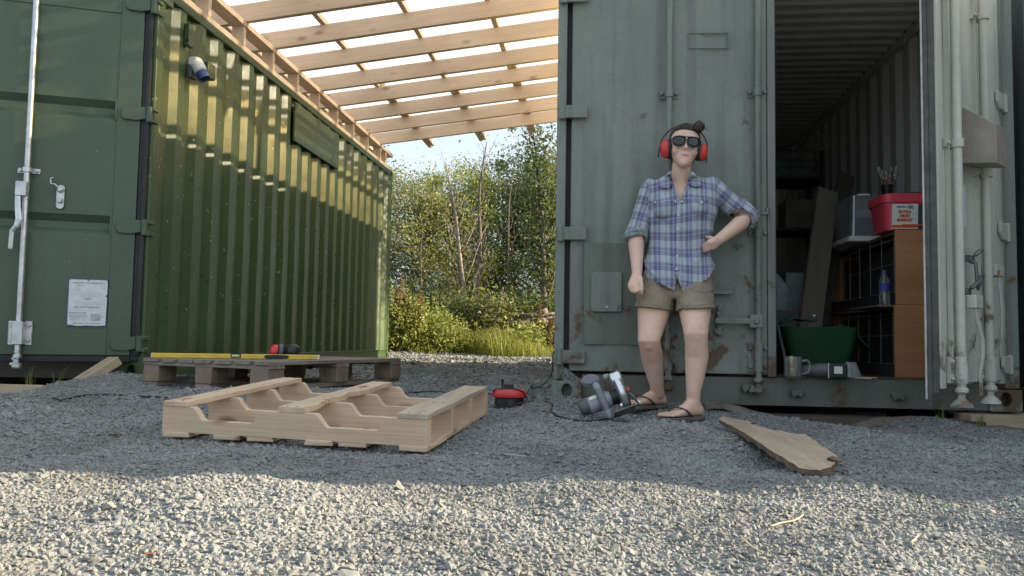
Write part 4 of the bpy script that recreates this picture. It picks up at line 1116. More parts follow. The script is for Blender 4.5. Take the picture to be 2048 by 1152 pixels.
# blade guard: a flat drum seen edge on
gr = []
for r_, h_ in ((.055, .080), (.078, .082), (.088, .088), (.089, .108), (.083, .116), (.06, .118)): gr.append((r_, h_))
MB().lathe(gr, S(0, -.008), sa, 34).obj('blade_guard', M_SILVER, SW, smooth=35)
kb = MB().lathe([(.028, .072), (.034, .078), (.034, .12), (.026, .128)], S(0, -.075, .03), sa, 18)
kb.obj('spring_housing', M_SILVER, SW, smooth=35)
MB().lathe([(.012, .06), (.016, .068), (.014, .085)], S(-.012, -.10, .02), sa, 12).obj('guard_lever', M_GREYPL, SW, smooth=40)
MB().lathe([(.004, .119), (.084, .1195), (.084, .122), (.004, .1225)], S(0, -.004), sa, 40).obj('blade', M_STEELD, SW)
tb = axes(sa, sd, sk).to_4x4(); tb.translation = so
MB().boxb(.03, .135, .078, .086, -.085, .10, tb).boxb(.125, .135, .072, .09, -.085, .10, tb).obj('base_plate', M_STEELD, SW, bevel=.002)
MB().lathe([(.0115, 0), (.0125, .008), (.0095, .013)], S(.128, -.006, .055), (.25, -.95, .1), 16).obj('lock_knob', M_RED, SW, smooth=45)
MB().tube([S(.12, .0, .05), S(.14, .03, .05), S(.155, .075, .045)], [.006, .007, .005], 8).obj('guard_arm', M_STEELD, SW, smooth=True)
MB().tube([S(.155, .06, .05), S(.165, .085, .05)], .0065, 8).obj('rip_fence_screw', M_SILVER, SW, smooth=True)
MB().lathe([(.006, 0), (.006, .01)], S(.075, .055, .055), (0, -1, .2), 10).obj('screw_heads', M_SILVER, SW)

# ================================================================== bark slab on the gravel
outl = [(1437, 836), (1446, 832), (1470, 838), (1495, 841), (1512, 850), (1530, 856), (1556, 861), (1585, 866), (1612, 868), (1628, 880), (1645, 893), (1662, 903), (1678, 914), (1672, 927), (1660, 934), (1642, 941), (1622, 939), (1600, 935), (1582, 926), (1566, 915), (1548, 905), (1530, 893), (1508, 879), (1488, 867), (1464, 853), (1445, 844)]
def slabpt(px, py):
    z = .088 - (py - 835) / 105 * .046
    lo, hi = 1.5, 8
    for _ in range(30):
        m_ = (lo + hi) / 2
        if at(px, py, m_).z > z: lo = m_
        else: hi = m_
    return at(px, py, lo)
top = [slabpt(*p) for p in outl]
cx_ = sum(top, Vector()) / len(top)
SB = thing('bark_slab', 'rough bark-edged offcut slab lying on the gravel by the open container', 'wood slab', (cx_.x, cx_.y, cx_.z - .05), rotm(z=math.atan2(top[15].y - top[0].y, top[15].x - top[0].x)))
_si = MW[SB.name].inverted()
bm = bmesh.new()
ts = [bm.verts.new(_si @ p) for p in top]
f = bm.faces.new(ts); bmesh.ops.triangulate(bm, faces=[f])
bmesh.ops.subdivide_edges(bm, edges=bm.edges[:], cuts=3, use_grid_fill=True)
bmesh.ops.recalc_face_normals(bm, faces=bm.faces)
if sum((fc.normal.z for fc in bm.faces)) < 0: bmesh.ops.reverse_faces(bm, faces=bm.faces)
for v in bm.verts:
    q = v.co; v.co.z += .005 * noise3(q.x * 6, q.y * 18, 2) + .0025 * noise3(q.x * 14, q.y * 60, 5)
    if v.is_boundary: v.co.x += .006 * noise3(q.x * 40, q.y * 40, 8); v.co.y += .006 * noise3(q.x * 26, q.y * 40, 18)
me = bpy.data.meshes.new('sawn_face'); bm.to_mesh(me)
link('sawn_face', me, M_SLABTOP, SB)
bmesh.ops.translate(bm, vec=(0, 0, -.002), verts=bm.verts)
r = bmesh.ops.extrude_face_region(bm, geom=bm.faces[:])
for v in [g_ for g_ in r['geom'] if isinstance(g_, bmesh.types.BMVert)]:
    q = v.co.copy(); v.co.z -= .017 + .012 * noise3(q.x * 18, q.y * 18, 9); v.co.y -= .006 * noise3(q.x * 25, q.y * 25, 1)
bmesh.ops.recalc_face_normals(bm, faces=bm.faces)
me = bpy.data.meshes.new('bark'); bm.to_mesh(me); bm.free()
link('bark', me, M_SLABBARK, SB)
for (px, py) in ((1509, 848), (1668, 922)):
    p = slabpt(px, py)
    mbk = MB(); mbk.ell(p + Vector((0, 0, .006)), (random.uniform(.014, .026), random.uniform(.018, .03), random.uniform(.004, .010)), None, 9, 6)
    mbk.v = [v + Vector((noise3(v.x * 40, v.y * 40, v.z * 40), noise3(v.y * 40, v.z * 40, v.x * 40), noise3(v.z * 40, v.x * 40, v.y * 40))) * .012 for v in mbk.v]
    mbk.obj('bark_flake', M_SLABBARK, SB)

# earth lip below the sill, twigs, dry stalks
eb = MB(); vs = []
for i, x in enumerate(np.linspace(.55, 2.25, 60)):
    for j, (dy, dz) in enumerate(((-.11, -.012), (-.05, .012), (.0, .016), (.06, .010), (.12, -.02))):
        vs.append((x, 4.47 + dy, g1(x, 4.47) + dz + .014 * noise3(x * 9, dy * 20, 3) + .008 * noise3(x * 31, dy * 40, 1)))
eb.add(vs, [(i * 5 + j, (i + 1) * 5 + j, (i + 1) * 5 + j + 1, i * 5 + j + 1) for i in range(59) for j in range(4)])
tag(eb.obj('earth_ridge', M_EARTH, None, smooth=True), kind='structure')
M_STRAW = plain('dry_straw', (.44, .37, .26), .8, var=.2, bmp=0)
M_LEAFD = plain('dead_brown_leaf', (.22, .13, .07), .85, var=.4)
for lab, pts in (('pale peeled twig on the sunlit gravel at lower right', ((1542, 1052), (1565, 1045), (1590, 1040), (1606, 1030))), ('thin dry stalk on the gravel near the bottom right', ((1480, 1072), (1502, 1092), (1525, 1106))),
                 ('short straw stalk on sunlit gravel below the slab', ((1822, 1085), (1832, 1076), (1836, 1070))), ('pale stalk lying in the shade between pallet and slab', ((1010, 908), (1030, 910), (1052, 913))), ('thin stalk on the shaded gravel left of the slab', ((1438, 876), (1460, 877), (1478, 877)))):
    tag(MB().tube(catmull([gat(x, y, .012) for x, y in pts], 4), [.0021] * (4 * (len(pts) - 1) + 1), 6).obj('twig', M_STRAW, None, smooth=True), lab, 'twig')
for lab, px, py, s in (('curled dead leaf on the gravel just below the cable reel', 1030, 812, .04), ('tiny dead leaf between the reel and the saw', 1092, 826, .02), ('small tan leaf at the bottom edge left of middle', 297, 1112, .014), ('dead leaf at left on the shaded gravel', 228, 872, .02)):
    p = gat(px, py, .006); lf = MB(); vs = []
    for i in range(7):
        t = i / 6; w = s * .45 * math.sin(math.pi * (t * .92 + .04))
        for k in (-1, 0, 1): vs.append(p + Vector(((t - .5) * s * 2, k * w, s * (.25 * k * k + .3 * abs(t - .5) + .1))))
    lf.add(vs, [(i * 3 + k, i * 3 + k + 1, i * 3 + k + 4, i * 3 + k + 3) for i in range(6) for k in (0, 1)])
    o = lf.obj('dead_leaf', M_LEAFD, None, smooth=True); sd_ = o.modifiers.new('solid', 'SOLIDIFY'); sd_.thickness = .0008
    tag(o, lab, 'leaf')

# gravel heaped on the left casting of the grey-green container
ptsx = []; szs = []
for _ in range(520):
    x = random.uniform(-.195, -.10); top_z = .205 + .075 * (1 - (x + .195) / .10)
    z = random.uniform(.203, top_z); y = 4.588 - random.uniform(0, 1) * (.04 * (1 - (z - .203) / .09) + .004)
    ptsx.append((x, y, z)); szs.append(random.uniform(.0055, .0095))
scatter('gravel_heap', ptsx, szs, 'little heap of gravel on the casting at the grey-green container corner')

# ================================================================== inside the open container
ZF = .2445
def unit(name, label, x0, x1, y0, y1, z0, z1, group=None):
    u = thing(name, label, 'shelf unit', (x0, y0, z0), None, group)
    MB().boxb(x0, x1, y0, y0 + .018, z0, z1).obj('end_panel', M_CABINET, u, bevel=.002)
    MB().boxb(x0 + .03, x1, y1 - .018, y1, z0, z1).obj('end_panel', M_CABINET, u, bevel=.002)
    MB().boxb(x0 + .012, x1, y0 + .0185, y1 - .0185, z1 - .018, z1 - .001).obj('top_panel', M_DARKPL, u)
    MB().boxb(x0 + .012, x1, y0 + .0185, y1 - .0185, z0 + .001, z0 + .07).obj('plinth', M_DARK, u)
    MB().boxb(x1 - .012, x1, y0 + .0185, y1 - .0185, z0 + .071, z1 - .0185).obj('back_panel', M_DARK, u)
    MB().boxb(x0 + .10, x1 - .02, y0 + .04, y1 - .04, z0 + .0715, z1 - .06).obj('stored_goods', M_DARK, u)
    n = 7
    for k in range(n):
        y = y0 + .06 + (y1 - y0 - .1) * k / (n - 1)
        MB().tube([(x0 + .012, y, z0 + .075), (x0 + .012, y, z1 - .03)], .0028, 6).obj('wire', M_WIRE, u)
    for z in (z0 + .075, z0 + .24, z1 - .05): MB().tube([(x0 + .009, y0 + .03, z), (x0 + .009, y1 - .03, z)], .0028, 6).obj('wire', M_WIRE, u)
    return u
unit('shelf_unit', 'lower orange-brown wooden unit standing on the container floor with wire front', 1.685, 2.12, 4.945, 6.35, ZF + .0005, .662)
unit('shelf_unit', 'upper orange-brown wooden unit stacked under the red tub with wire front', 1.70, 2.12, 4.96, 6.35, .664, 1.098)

TB = thing('feed_tub', 'red plastic feed tub reading EXTRA HIGH ENERGY on top of the brown units', 'tub', (1.8, 5.12, 1.10))
def rrect(cx, cy, hx, hy, r, z, n=5):
    o = []
    for (sx, sy, a0) in ((1, 1, 0), (-1, 1, 90), (-1, -1, 180), (1, -1, 270)):
        for k in range(n): a = math.radians(a0 + 90 * k / (n - 1)); o.append(Vector((cx + sx * (hx - r) + r * math.cos(a), cy + sy * (hy - r) + r * math.sin(a), z)))
    return o
tb_ = MB().loft([rrect(1.865, 5.13, .198, .135, .05, 1.101), rrect(1.865, 5.13, .215, .15, .05, 1.262), rrect(1.865, 5.13, .224, .158, .05, 1.264), rrect(1.865, 5.13, .226, .16, .05, 1.312), rrect(1.865, 5.13, .218, .152, .045, 1.314), rrect(1.865, 5.13, .19, .13, .04, 1.27)])
tb_.obj('tub_body', M_REDT, TB, smooth=40)
ty = 4.978
def lab(x0, x1, z0, z1, mat, d, name): 
    sl_ = lambda z: ty + (1.262 - z) * .093
    q = MB().add([(x0, sl_(z0) - d, z0), (x1, sl_(z0) - d, z0), (x1, sl_(z1) - d, z1), (x0, sl_(z1) - d, z1), (x0, sl_(z0), z0), (x1, sl_(z0), z0), (x1, sl_(z1), z1), (x0, sl_(z1), z1)], [(0, 1, 2, 3), (4, 7, 6, 5), (0, 4, 5, 1), (1, 5, 6, 2), (2, 6, 7, 3), (3, 7, 4, 0)])
    return q.obj(name, mat, TB)
lab(1.6900, 1.8350, 1.108, 1.252, M_LABELW, .003, 'white_label')
lab(1.8355, 2.0650, 1.108, 1.252, M_LABELK, .003, 'dark_label')
lab(1.7785, 1.8100, 1.225, 1.243, M_LABELB, .0036, 'blue_label_block')
lab(1.6910, 1.8340, 1.114, 1.130, M_LABELR, .0036, 'red_band')
ux = Vector((1, 0, 0)); uz = Vector((0, -.093, 1)).normalized()
def tt(s, x, z, size, mat, b=.0, sx=1.0): return text('label_text', s, size, (x, ty + (1.262 - z) * .093 - .0045, z), ux, uz, mat, TB, b, 'CENTER', sx)
tt('EXTRA', 1.7620, 1.205, .0235, M_LABELR, .0012); tt('HIGH', 1.7620, 1.182, .0235, M_LABELR, .0012); tt('ENERGY', 1.7620, 1.158, .0235, M_LABELR, .0012)
tt('CRYSTA', 1.7430, 1.234, .0155, M_LABELB, .0004); tt('LYX', 1.7945, 1.234, .0155, M_LABELW, .0004)
tt('12.5 KG NET WT', 1.9350, 1.122, .010, M_LABELW); tt('MINERALS FOR CATTLE AND SHEEP', 1.9200, 1.24, .0072, M_LABELW)
lab(1.7500, 1.8700, 1.128, 1.1345, M_LABELR, .0042, 'red_band')
cow = [(.0, .03), (.012, .036), (.02, .028), (.06, .03), (.085, .026), (.09, .0), (.084, 0), (.08, .014), (.04, .013), (.036, .0), (.03, 0), (.03, .013), (.016, .014), (.0, .016), (-.008, .022)]
MB().prism(cow, (1.88, ty + .006, 1.165), ux, uz, (0, -.0035, 0)).prism([(p[0] * .6 - .02, p[1] * .45) for p in cow], (1.89, ty + .006, 1.172), ux, uz, (0, -.0036, 0)).obj('printed_animals', M_LABELW, TB)
CT = MB()
cl_v = []
for i in range(22):
    for j in range(12):
        x = 1.675 + .40 * i / 21; y = 5.0 + .27 * j / 11
        e = max(0, 1 - ((x - 1.885) / .22) ** 4) * max(0, 1 - ((y - 5.13) / .15) ** 4)
        cl_v.append((x, y, 1.285 + e * (.05 + .03 * noise3(x * 16, y * 16, 2)) + .01 * noise3(x * 40, y * 40, 1)))
CT.add(cl_v, [(i * 12 + j, (i + 1) * 12 + j, (i + 1) * 12 + j + 1, i * 12 + j + 1) for i in range(21) for j in range(11)])
tag(CT.obj('crumpled_cloth', M_CLOTHG, None, smooth=True), 'dark green crumpled cloth heaped in the top of the red tub', 'cloth')

def clearbox(label, cx, cy, hx, hy, z0, z1, liddown=True):
    b = thing('storage_box', label, 'storage box', (cx, cy, z0))
    MB().loft([rrect(cx, cy, hx, hy, .03, z0 + .03), rrect(cx, cy, hx * .95, hy * .95, .03, z1)], False, True).obj('box_body', M_CLEARPL, b, smooth=40)
    MB().loft([rrect(cx, cy, hx + .012, hy + .012, .03, z0), rrect(cx, cy, hx + .012, hy + .012, .03, z0 + .034)]).obj('box_lid', M_WHITEPL, b, smooth=40, bevel=.003)
    for s in (-1, 1): MB().boxb(cx + s * hx * .5 - .04, cx + s * hx * .5 + .04, cy - hy * .9, cy - hy * .7, z1 + .001, z1 + .014).obj('clip', M_WHITEPL, b, bevel=.002)
    return b
clearbox('clear plastic storage box upside down on its white lid left of the red tub', 1.80, 5.72, .19, .2, 1.099, 1.40)
clearbox('clear plastic storage box farther back with pale things inside', 1.90, 6.27, .2, .22, 1.10, 1.36)
tag(MB().boxb(1.62, 1.90, 5.6, 5.85, 1.14, 1.25).boxb(1.66, 1.8, 5.62, 5.8, 1.252, 1.33).obj('packed_papers', M_GREYCL, None, bevel=.01), 'pale papers packed inside the clear box beside the red tub', 'papers')
pc = Vector((1.905, 5.70, 1.415))
PT = thing('brush_pot', 'black pot holding paint brushes bristles up on the clear storage box', 'pot', pc)
MB().lathe([(.03, 0), (.038, .085), (.034, .085), (.028, .01)], pc, (0, 0, 1), 18).obj('pot', M_BLACK, PT, smooth=40)
M_BRISTLE = plain('grey_bristles', (.38, .36, .33), .9, var=.3, scale=40)
M_ORANGEW = plain('orange_lacquered_handle', (.60, .22, .06), .3, var=.15)
for i, (dx, dy, h, lean) in enumerate(((-.03, 0, .17, -.20), (-.018, .01, .15, -.10), (-.005, -.01, .14, -.03), (.01, .012, .17, .16), (.022, 0, .18, .30), (.026, -.01, .15, .36))):
    br = thing('paint_brush', ('leftmost pale brush', 'second brush from the left', 'middle short brush', 'orange-handled brush', 'long brush leaning right', 'rightmost slim brush')[i] + ' standing in the black pot', 'brush', pc + Vector((dx * .5, dy, .02)), None, 'paint brushes in the black pot')
    a = pc + Vector((dx * .5, dy, .02)); d_ = Vector((lean, .05, 1)).normalized()
    MB().tube([a, a + d_ * h * .72], .0055, 8).obj('brush_handle', M_ORANGEW if i in (3,) else M_DARKPL, br, smooth=True)
    MB().tube([a + d_ * h * .7, a + d_ * h * .86], .0075, 8, flat=.6).obj('ferrule', M_GALV, br, smooth=True)
    MB().tube([a + d_ * h * .855, a + d_ * h * 1.0, a + d_ * h * 1.15], [.0085, .012, .008], 8, flat=.5).obj('bristles', M_BRISTLE, br, smooth=True)
bc = Vector((1.655, 5.02, .662))
BT = thing('water_bottle', 'clear plastic water bottle with a blue label on the ledge of the brown unit', 'bottle', bc)
MB().lathe([(.028, 0), (.031, .006), (.029, .03), (.031, .05), (.029, .07), (.031, .085), (.030, .13), (.024, .155), (.011, .18), (.011, .19)], bc, (0, 0, 1), 20, True, True).obj('bottle_body', M_GLASS, BT, smooth=40)
MB().lathe([(.0315, .088), (.0315, .128)], bc, (0, 0, 1), 20, False, False).obj('label_wrap', M_LABELB, BT, smooth=40)
MB().lathe([(.0125, .188), (.0125, .203), (.011, .205)], bc, (0, 0, 1), 14).obj('bottle_cap', M_BLUEPL, BT, smooth=40)
tag(MB().boxb(1.60, 1.698, 4.97, 5.5, .650, .6615).obj('ledge_board', M_DARKPL, None, bevel=.002), 'narrow dark board sticking out between the two brown units', 'board')

gboard('leaning_plank', 'wide grey plank leaning up against the clutter inside the container', 'plank', (1.28, 5.35, .27), (1.60, 6.0, 1.52), .15, .03, M_DARKPL, up=(.3, -1, .4))
gboard('leaning_plank', 'darker narrow plank leaning behind the wide grey plank', 'plank', (1.36, 5.62, .27), (1.86, 6.45, 1.72), .13, .03, M_SLEEP, up=(.3, -1, .4))

gx, gy = 1.30, 5.18
GB = thing('green_crate', 'green plastic trug with folded-back flaps on the container floor', 'crate', (gx, gy, ZF))
gc = MB().loft([rrect(gx, gy, .16, .13, .04, ZF + .001), rrect(gx, gy, .19, .16, .05, ZF + .16), rrect(gx - .01, gy, .225, .19, .06, ZF + .285), rrect(gx - .01, gy, .21, .175, .05, ZF + .285), rrect(gx, gy, .17, .14, .05, ZF + .12)])
gc.obj('crate_body', M_GREENPL, GB, smooth=40)
fl = MB(); vs = []
for i in range(8):
    for j in range(5):
        t = i / 7; s_ = j / 4
        vs.append((gx - .235 + .22 * t, gy - .15 + .16 * s_, ZF + .30 + .05 * t + .02 * math.sin(t * 5) + .012 * noise3(t * 5, s_ * 5, 1)))
fl.add(vs, [(i * 5 + j, (i + 1) * 5 + j, (i + 1) * 5 + j + 1, i * 5 + j + 1) for i in range(7) for j in range(4)])
f_ = fl.obj('flap', M_GREENPL, GB, smooth=True); sd_ = f_.modifiers.new('solid', 'SOLIDIFY'); sd_.thickness = .006
fl = MB(); vs = []
for i in range(8):
    for j in range(5):
        t = i / 7; s_ = j / 4
        vs.append((gx + .10 + .20 * t, gy - .12 + .16 * s_, ZF + .29 + .015 * math.sin(t * 6) - .13 * t * t + .01 * noise3(t * 5, s_ * 5, 8)))
fl.add(vs, [(i * 5 + j, (i + 1) * 5 + j, (i + 1) * 5 + j + 1, i * 5 + j + 1) for i in range(7) for j in range(4)])
f_ = fl.obj('flap', M_GREENPL, GB, smooth=True); sd_ = f_.modifiers.new('solid', 'SOLIDIFY'); sd_.thickness = .006
MB().lathe([(.016, 0), (.016, .004)], (gx + .09, gy - .158, ZF + .06), (0, -1, .0), 14).obj('drain_hole', M_BLACK, GB)
MB().lathe([(.012, 0), (.014, .01), (.008, .016)], (gx - .03, gy - .1, ZF + .345), (0, -.4, 1), 12).obj('bright_clip', M_GALV, GB, smooth=40)
MB().boxb(gx - .17, gx + .1, gy - .175, gy - .168, ZF + .245, ZF + .262).obj('handle_slot', M_BLACK, GB)

mc = Vector((1.025, 4.545, ZF))
MG = thing('glass_mug', 'clear glass mug with a brush standing in it on the container sill', 'mug', mc)
MB().lathe([(.03, .0), (.043, .003), (.045, .012), (.046, .115), (.0435, .115), (.042, .014), (.02, .01)], mc, (0, 0, 1), 24).obj('mug_body', M_GLASS, MG, smooth=40)
MB().tube(catmull([mc + Vector(p) for p in ((.044, -.01, .095), (.075, -.012, .095), (.085, -.012, .065), (.075, -.012, .035), (.044, -.01, .025))], 6), .006, 8).obj('mug_handle', M_GLASS, MG, smooth=True)
MBR = thing('paint_brush', 'small pale brush standing bristles down inside the glass mug', 'brush', mc + Vector((0, 0, .012)))
MB().tube([mc + Vector((-.004, 0, .055)), mc + Vector((-.008, .0, .118))], .0095, 8, flat=.5).obj('brush_handle', M_PLANK, MBR, smooth=True)
MB().tube([mc + Vector((0, 0, .013)), mc + Vector((-.003, 0, .056))], [.016, .013], 8, flat=.4).obj('bristles', M_PLANK, MBR, smooth=True)
dc = Vector((1.20, 4.56, ZF))
DR = thing('power_drill', 'black and grey cordless power tool lying on the container sill', 'power tool', dc)
MB().caps([dc + Vector((-.10, .03, .04)), dc + Vector((-.03, .02, .045)), dc + Vector((.02, .0, .045))], [.03, .04, .036], 14).obj('tool_body', M_DKGREYPL, DR, smooth=True)
MB().boxb(dc.x + .005, dc.x + .10, dc.y - .04, dc.y + .06, ZF + .004, ZF + .085).obj('battery_pack', M_BLACK, DR, bevel=.01)
MB().boxb(dc.x + .03, dc.x + .072, dc.y - .0435, dc.y - .0405, ZF + .03, ZF + .068).obj('rating_label', M_LABELW, DR)
MB().boxb(dc.x - .0, dc.x + .004, dc.y - .042, dc.y - .03, ZF + .005, ZF + .085).obj('trim_strip', M_GALV, DR)
MB().boxb(dc.x + .1005, dc.x + .12, dc.y - .03, dc.y + .05, ZF + .01, ZF + .07).obj('end_clip', M_GREYPL, DR, bevel=.004)
nc_ = Vector((1.41, 4.85, ZF))
tag(MB().lathe([(.062, 0), (.058, .01), (.034, .075), (.028, .085)], nc_, (0, 0, 1), 20).obj('plastic_funnel', M_GREYCL, None, smooth=35), 'pale grey cone-shaped funnel upside down behind the power tool', 'funnel')
for lab_, a, b in (('thin dark rod leaning by the door post inside the container', (.985, 4.75, .55), (1.025, 4.62, ZF)),):
    tag(MB().tube([a, b], .008, 8).obj('rod', M_DARK, None), lab_, 'rod')
for k, (x0, x1, dz) in enumerate(((1.36, 1.44, 0), (1.39, 1.47, .004))):
    tag(MB().tube([(x0, 4.60 - .01 * k, ZF + .006 + dz), (x1, 4.585 + .012 * k, ZF + .005 + dz)], .004, 6).obj('stick', M_STRAW, None), ('short pale stick on the sill right of the power tool', 'second pale stick crossing the first on the sill')[k], 'stick')
tag(MB().loft([rrect(1.12, 5.75, .14, .1, .05, .65), rrect(1.14, 5.75, .13, .1, .05, .80), rrect(1.10, 5.75, .09, .08, .04, .90)]).obj('grey_sack', M_GREYCL, None, smooth=40), 'grey cloth sack on a crate just inside the closed door leaf', 'sack')
tag(MB().boxb(.95, 1.30, 5.55, 5.95, ZF + .001, .648).obj('dark_crate', M_DARK, None, bevel=.008), 'dark crate standing under the grey sack', 'crate')
tag(MB().boxb(1.30, 1.42, 5.96, 5.985, ZF + .4, .93).obj('pale_panel', M_GREYCL, None), 'small pale panel standing between the sack and the leaning plank', 'panel')
RK = thing('storage_rack', 'dark storage rack at the far back of the open container', 'rack', (1.0, 8.1, ZF))
for x in (.75, 2.1):
    for y in (8.12, 8.62): MB().boxb(x, x + .04, y, y + .04, ZF, 2.3).obj('upright', M_DARK, RK)
for z in (.7, 1.52, 2.02): MB().boxb(.75, 2.14, 8.115, 8.665, z, z + .03).obj('rack_shelf', M_DARK, RK)
tag(MB().boxb(1.78, 2.08, 8.16, 8.5, 1.551, 1.83).obj('cardboard_box', M_CARD, None, bevel=.006), 'grey-brown cardboard box on the lower rack shelf at the back', 'box')
bl = MB()
for k in range(3): bl.caps([(1.5, 8.3, 2.11 + .085 * k), (1.8, 8.3, 2.115 + .085 * k), (2.05, 8.3, 2.11 + .085 * k)], [.06, .065, .06], 12)
tag(bl.obj('folded_blankets', M_GREYCL, None, smooth=True), 'pale folded blankets heaped on the top rack shelf', 'blankets')

# grass tufts by the container
M_BLADE = leafmat('green_grass_blades', (.10, .15, .03), (.16, .21, .05), (.26, .25, .09), .35)
def tuft(x, y, n, h, spread=.03):
    vs = []; fs = []
    z = g1(x, y)
    for k in range(n):
        a = random.uniform(0, 6.28); r_ = random.uniform(0, spread); hh = h * random.uniform(.5, 1.1); ln = random.uniform(.1, .5) * hh; w = .0022
        b0 = Vector((x + r_ * math.cos(a), y + r_ * math.sin(a), z - .01)); d_ = Vector((math.cos(a), math.sin(a), 0)); s = Vector((-d_.y, d_.x, 0)) * w
        p1 = b0 + d_ * ln * .3 + Vector((0, 0, hh * .6)); p2 = b0 + d_ * ln + Vector((0, 0, hh))
        i = len(vs); vs += [b0 - s, b0 + s, p1 - s * .8, p1 + s * .8, p2]; fs += [(i, i + 1, i + 3, i + 2), (i + 2, i + 3, i + 4)]
    return MB().add(vs, fs)
for lab_, x, y, n, h in (('few thin grass blades under the sill near the pot of the open door', 1.10, 4.42, 7, .11), ('grass blades growing below the sill right of the middle', 1.72, 4.40, 10, .10), ('weedy grass tuft at the foot of the open door leaf', 1.88, 4.36, 16, .10), ('single grass sprout before the sill under the red tub', 1.45, 4.40, 3, .09), ('grass sprouts behind the pale timber bearer at left', -3.38, 4.62, 10, .16), ('second grass sprout by the bearer under the ajar door', -3.22, 4.64, 9, .15)):
    tag(tuft(x, y, n, h).obj('grass_tuft', M_BLADE, None), lab_, 'grass')

# ================================================================== the person leaning on the closed leaf
PR = thing('person', 'woman in plaid shirt, khaki shorts, sunglasses and red ear defenders leaning on the container door', 'person', (.36, 4.30, .06))
def skinmat():
    m, nt, b = newmat('fair_skin')
    v = mapped(nt); n = noise(nt, v, 9, 5, .6)
    col = mixc(nt, ramp(nt, n, [(.35, 0.0), (.7, 1.0)]), (.66, .44, .34), (.72, .50, .395))
    n2 = noise(nt, v, 4, 3)
    col = mixc(nt, nd(nt, 'ShaderNodeMath', {0: ramp(nt, n2, [(.5, 0.0), (.68, 1.0)]), 1: .35}, operation='MULTIPLY').outputs[0], col, (.60, .33, .25))
    at_ = nd(nt, 'ShaderNodeAttribute', attribute_name='blush')
    col = mixc(nt, at_.outputs['Fac'], col, (.45, .13, .11))
    fr = noise(nt, v, 180, 2)
    col = mixc(nt, nd(nt, 'ShaderNodeMath', {0: ramp(nt, fr, [(.64, 0.0), (.72, 1.0)]), 1: .3}, operation='MULTIPLY').outputs[0], col, (.35, .17, .11))
    nt.links.new(col, b.inputs['Base Color']); b.inputs['Roughness'].default_value = .48
    b.inputs['Subsurface Weight'].default_value = .12; b.inputs['Subsurface Radius'].default_value = (.012, .005, .003); b.inputs['Subsurface Scale'].default_value = 1
    bump(nt, b, noise(nt, v, 260, 3), .1, .002)
    return m
M_SKIN = skinmat()
M_HAIR = plain('dark_brown_hair', (.040, .026, .018), .5, var=.5, scale=30, bmp=0)
_nt = M_HAIR.node_tree; bump(_nt, _nt.nodes['Principled BSDF'], noise(_nt, mapped(_nt, (90, 14, 30)), 3.0, 5, .7, 1.2), .9, .006)

def ring(c, rx, ry, n=24, e=2.3, tilt=(0, 0), turn=0.0):
    o = []
    for k in range(n):
        a = 6.28318 * k / n; ca, sa_ = math.cos(a), math.sin(a)
        x = rx * math.copysign(abs(ca) ** (2 / e), ca); y = ry * math.copysign(abs(sa_) ** (2 / e), sa_)
        x, y = x * math.cos(turn) - y * math.sin(turn), x * math.sin(turn) + y * math.cos(turn)
        o.append(Vector((c[0] + x, c[1] + y, c[2] + x * tilt[0] + y * tilt[1])))
    return o
PXM = lambda Y: 1650.0 / Y     # photo pixels to a metre at depth Y, near enough
def rg(px, py, Y, hw, ry, **k): return ring(at(px, py, Y), hw / PXM(Y), ry, **k)

body = MB()
# trunk inside the clothes
body.loft([rg(1350, 596, 4.42, 30, .09), rg(1350, 575, 4.43, 60, .105), rg(1352, 545, 4.44, 64, .105), rg(1356, 505, 4.45, 50, .09), rg(1360, 460, 4.45, 52, .095), rg(1362, 420, 4.45, 60, .10), rg(1362, 390, 4.455, 60, .085), rg(1362, 368, 4.46, 46, .065), rg(1361, 356, 4.45, 26, .055)])
# neck
body.caps([at(1361, 385, 4.45), at(1361, 358, 4.43), at(1363, 335, 4.41), at(1367, 312, 4.41)], [.060, .052, .0505, .052], 18)
# head in its own frame: x to image right, y towards the camera, z up
hy = math.radians(-6); roll = math.radians(5.5); pitch = math.radians(6)
HF = Matrix.Translation(at(1368.5, 297.5, 4.385)) @ Euler((0, roll, 0)).to_matrix().to_4x4() @ Euler((-pitch, 0, 0)).to_matrix().to_4x4() @ Matrix(((1, 0, 0, 0), (0, -1, 0, 0), (0, 0, 1.06, 0), (0, 0, 0, 1)))
HO = Vector((0, .01, .108))
def H(x, y, z): return HF @ (Vector((x, y, z)) - HO)
def hring(z, w, f, bk, n=28, e=2.2):
    cy = (f + bk) / 2; ry = (f - bk) / 2; o = []
    for k in range(n):
        a = 6.28318 * k / n; ca, sa_ = math.cos(a), math.sin(a)
        o.append(H(w * math.copysign(abs(ca) ** (2 / e), ca), cy + ry * math.copysign(abs(sa_) ** (2 / e), sa_), z))
    return o
body.loft([hring(-.004, .013, .078, .045), hring(.003, .022, .085, .03), hring(.016, .033, .089, .0), hring(.034, .0455, .089, -.03), hring(.055, .057, .088, -.055), hring(.08, .070, .086, -.078), hring(.105, .0735, .083, -.088), hring(.125, .075, .081, -.092), hring(.145, .076, .084, -.094), hring(.168, .074, .080, -.092), hring(.19, .066, .066, -.08), hring(.208, .048, .045, -.062), hring(.219, .026, .02, -.035)])
body.caps([H(0, .083, .132), H(0, .094, .104), H(0, .1015, .085)], [.008, .009, .0098], 10)
for s in (-1, 1): body.ell(H(s * .0125, .091, .082), (.008, .009, .007), None, 10, 6)
body.ell(H(0, .0835, .054), (.023, .009, .0050), None, 14, 6); body.ell(H(0, .0825, .0455), (.019, .0105, .0058), None, 14, 6)
body.ell(H(0, .080, .012), (.018, .013, .013), None, 12, 8)
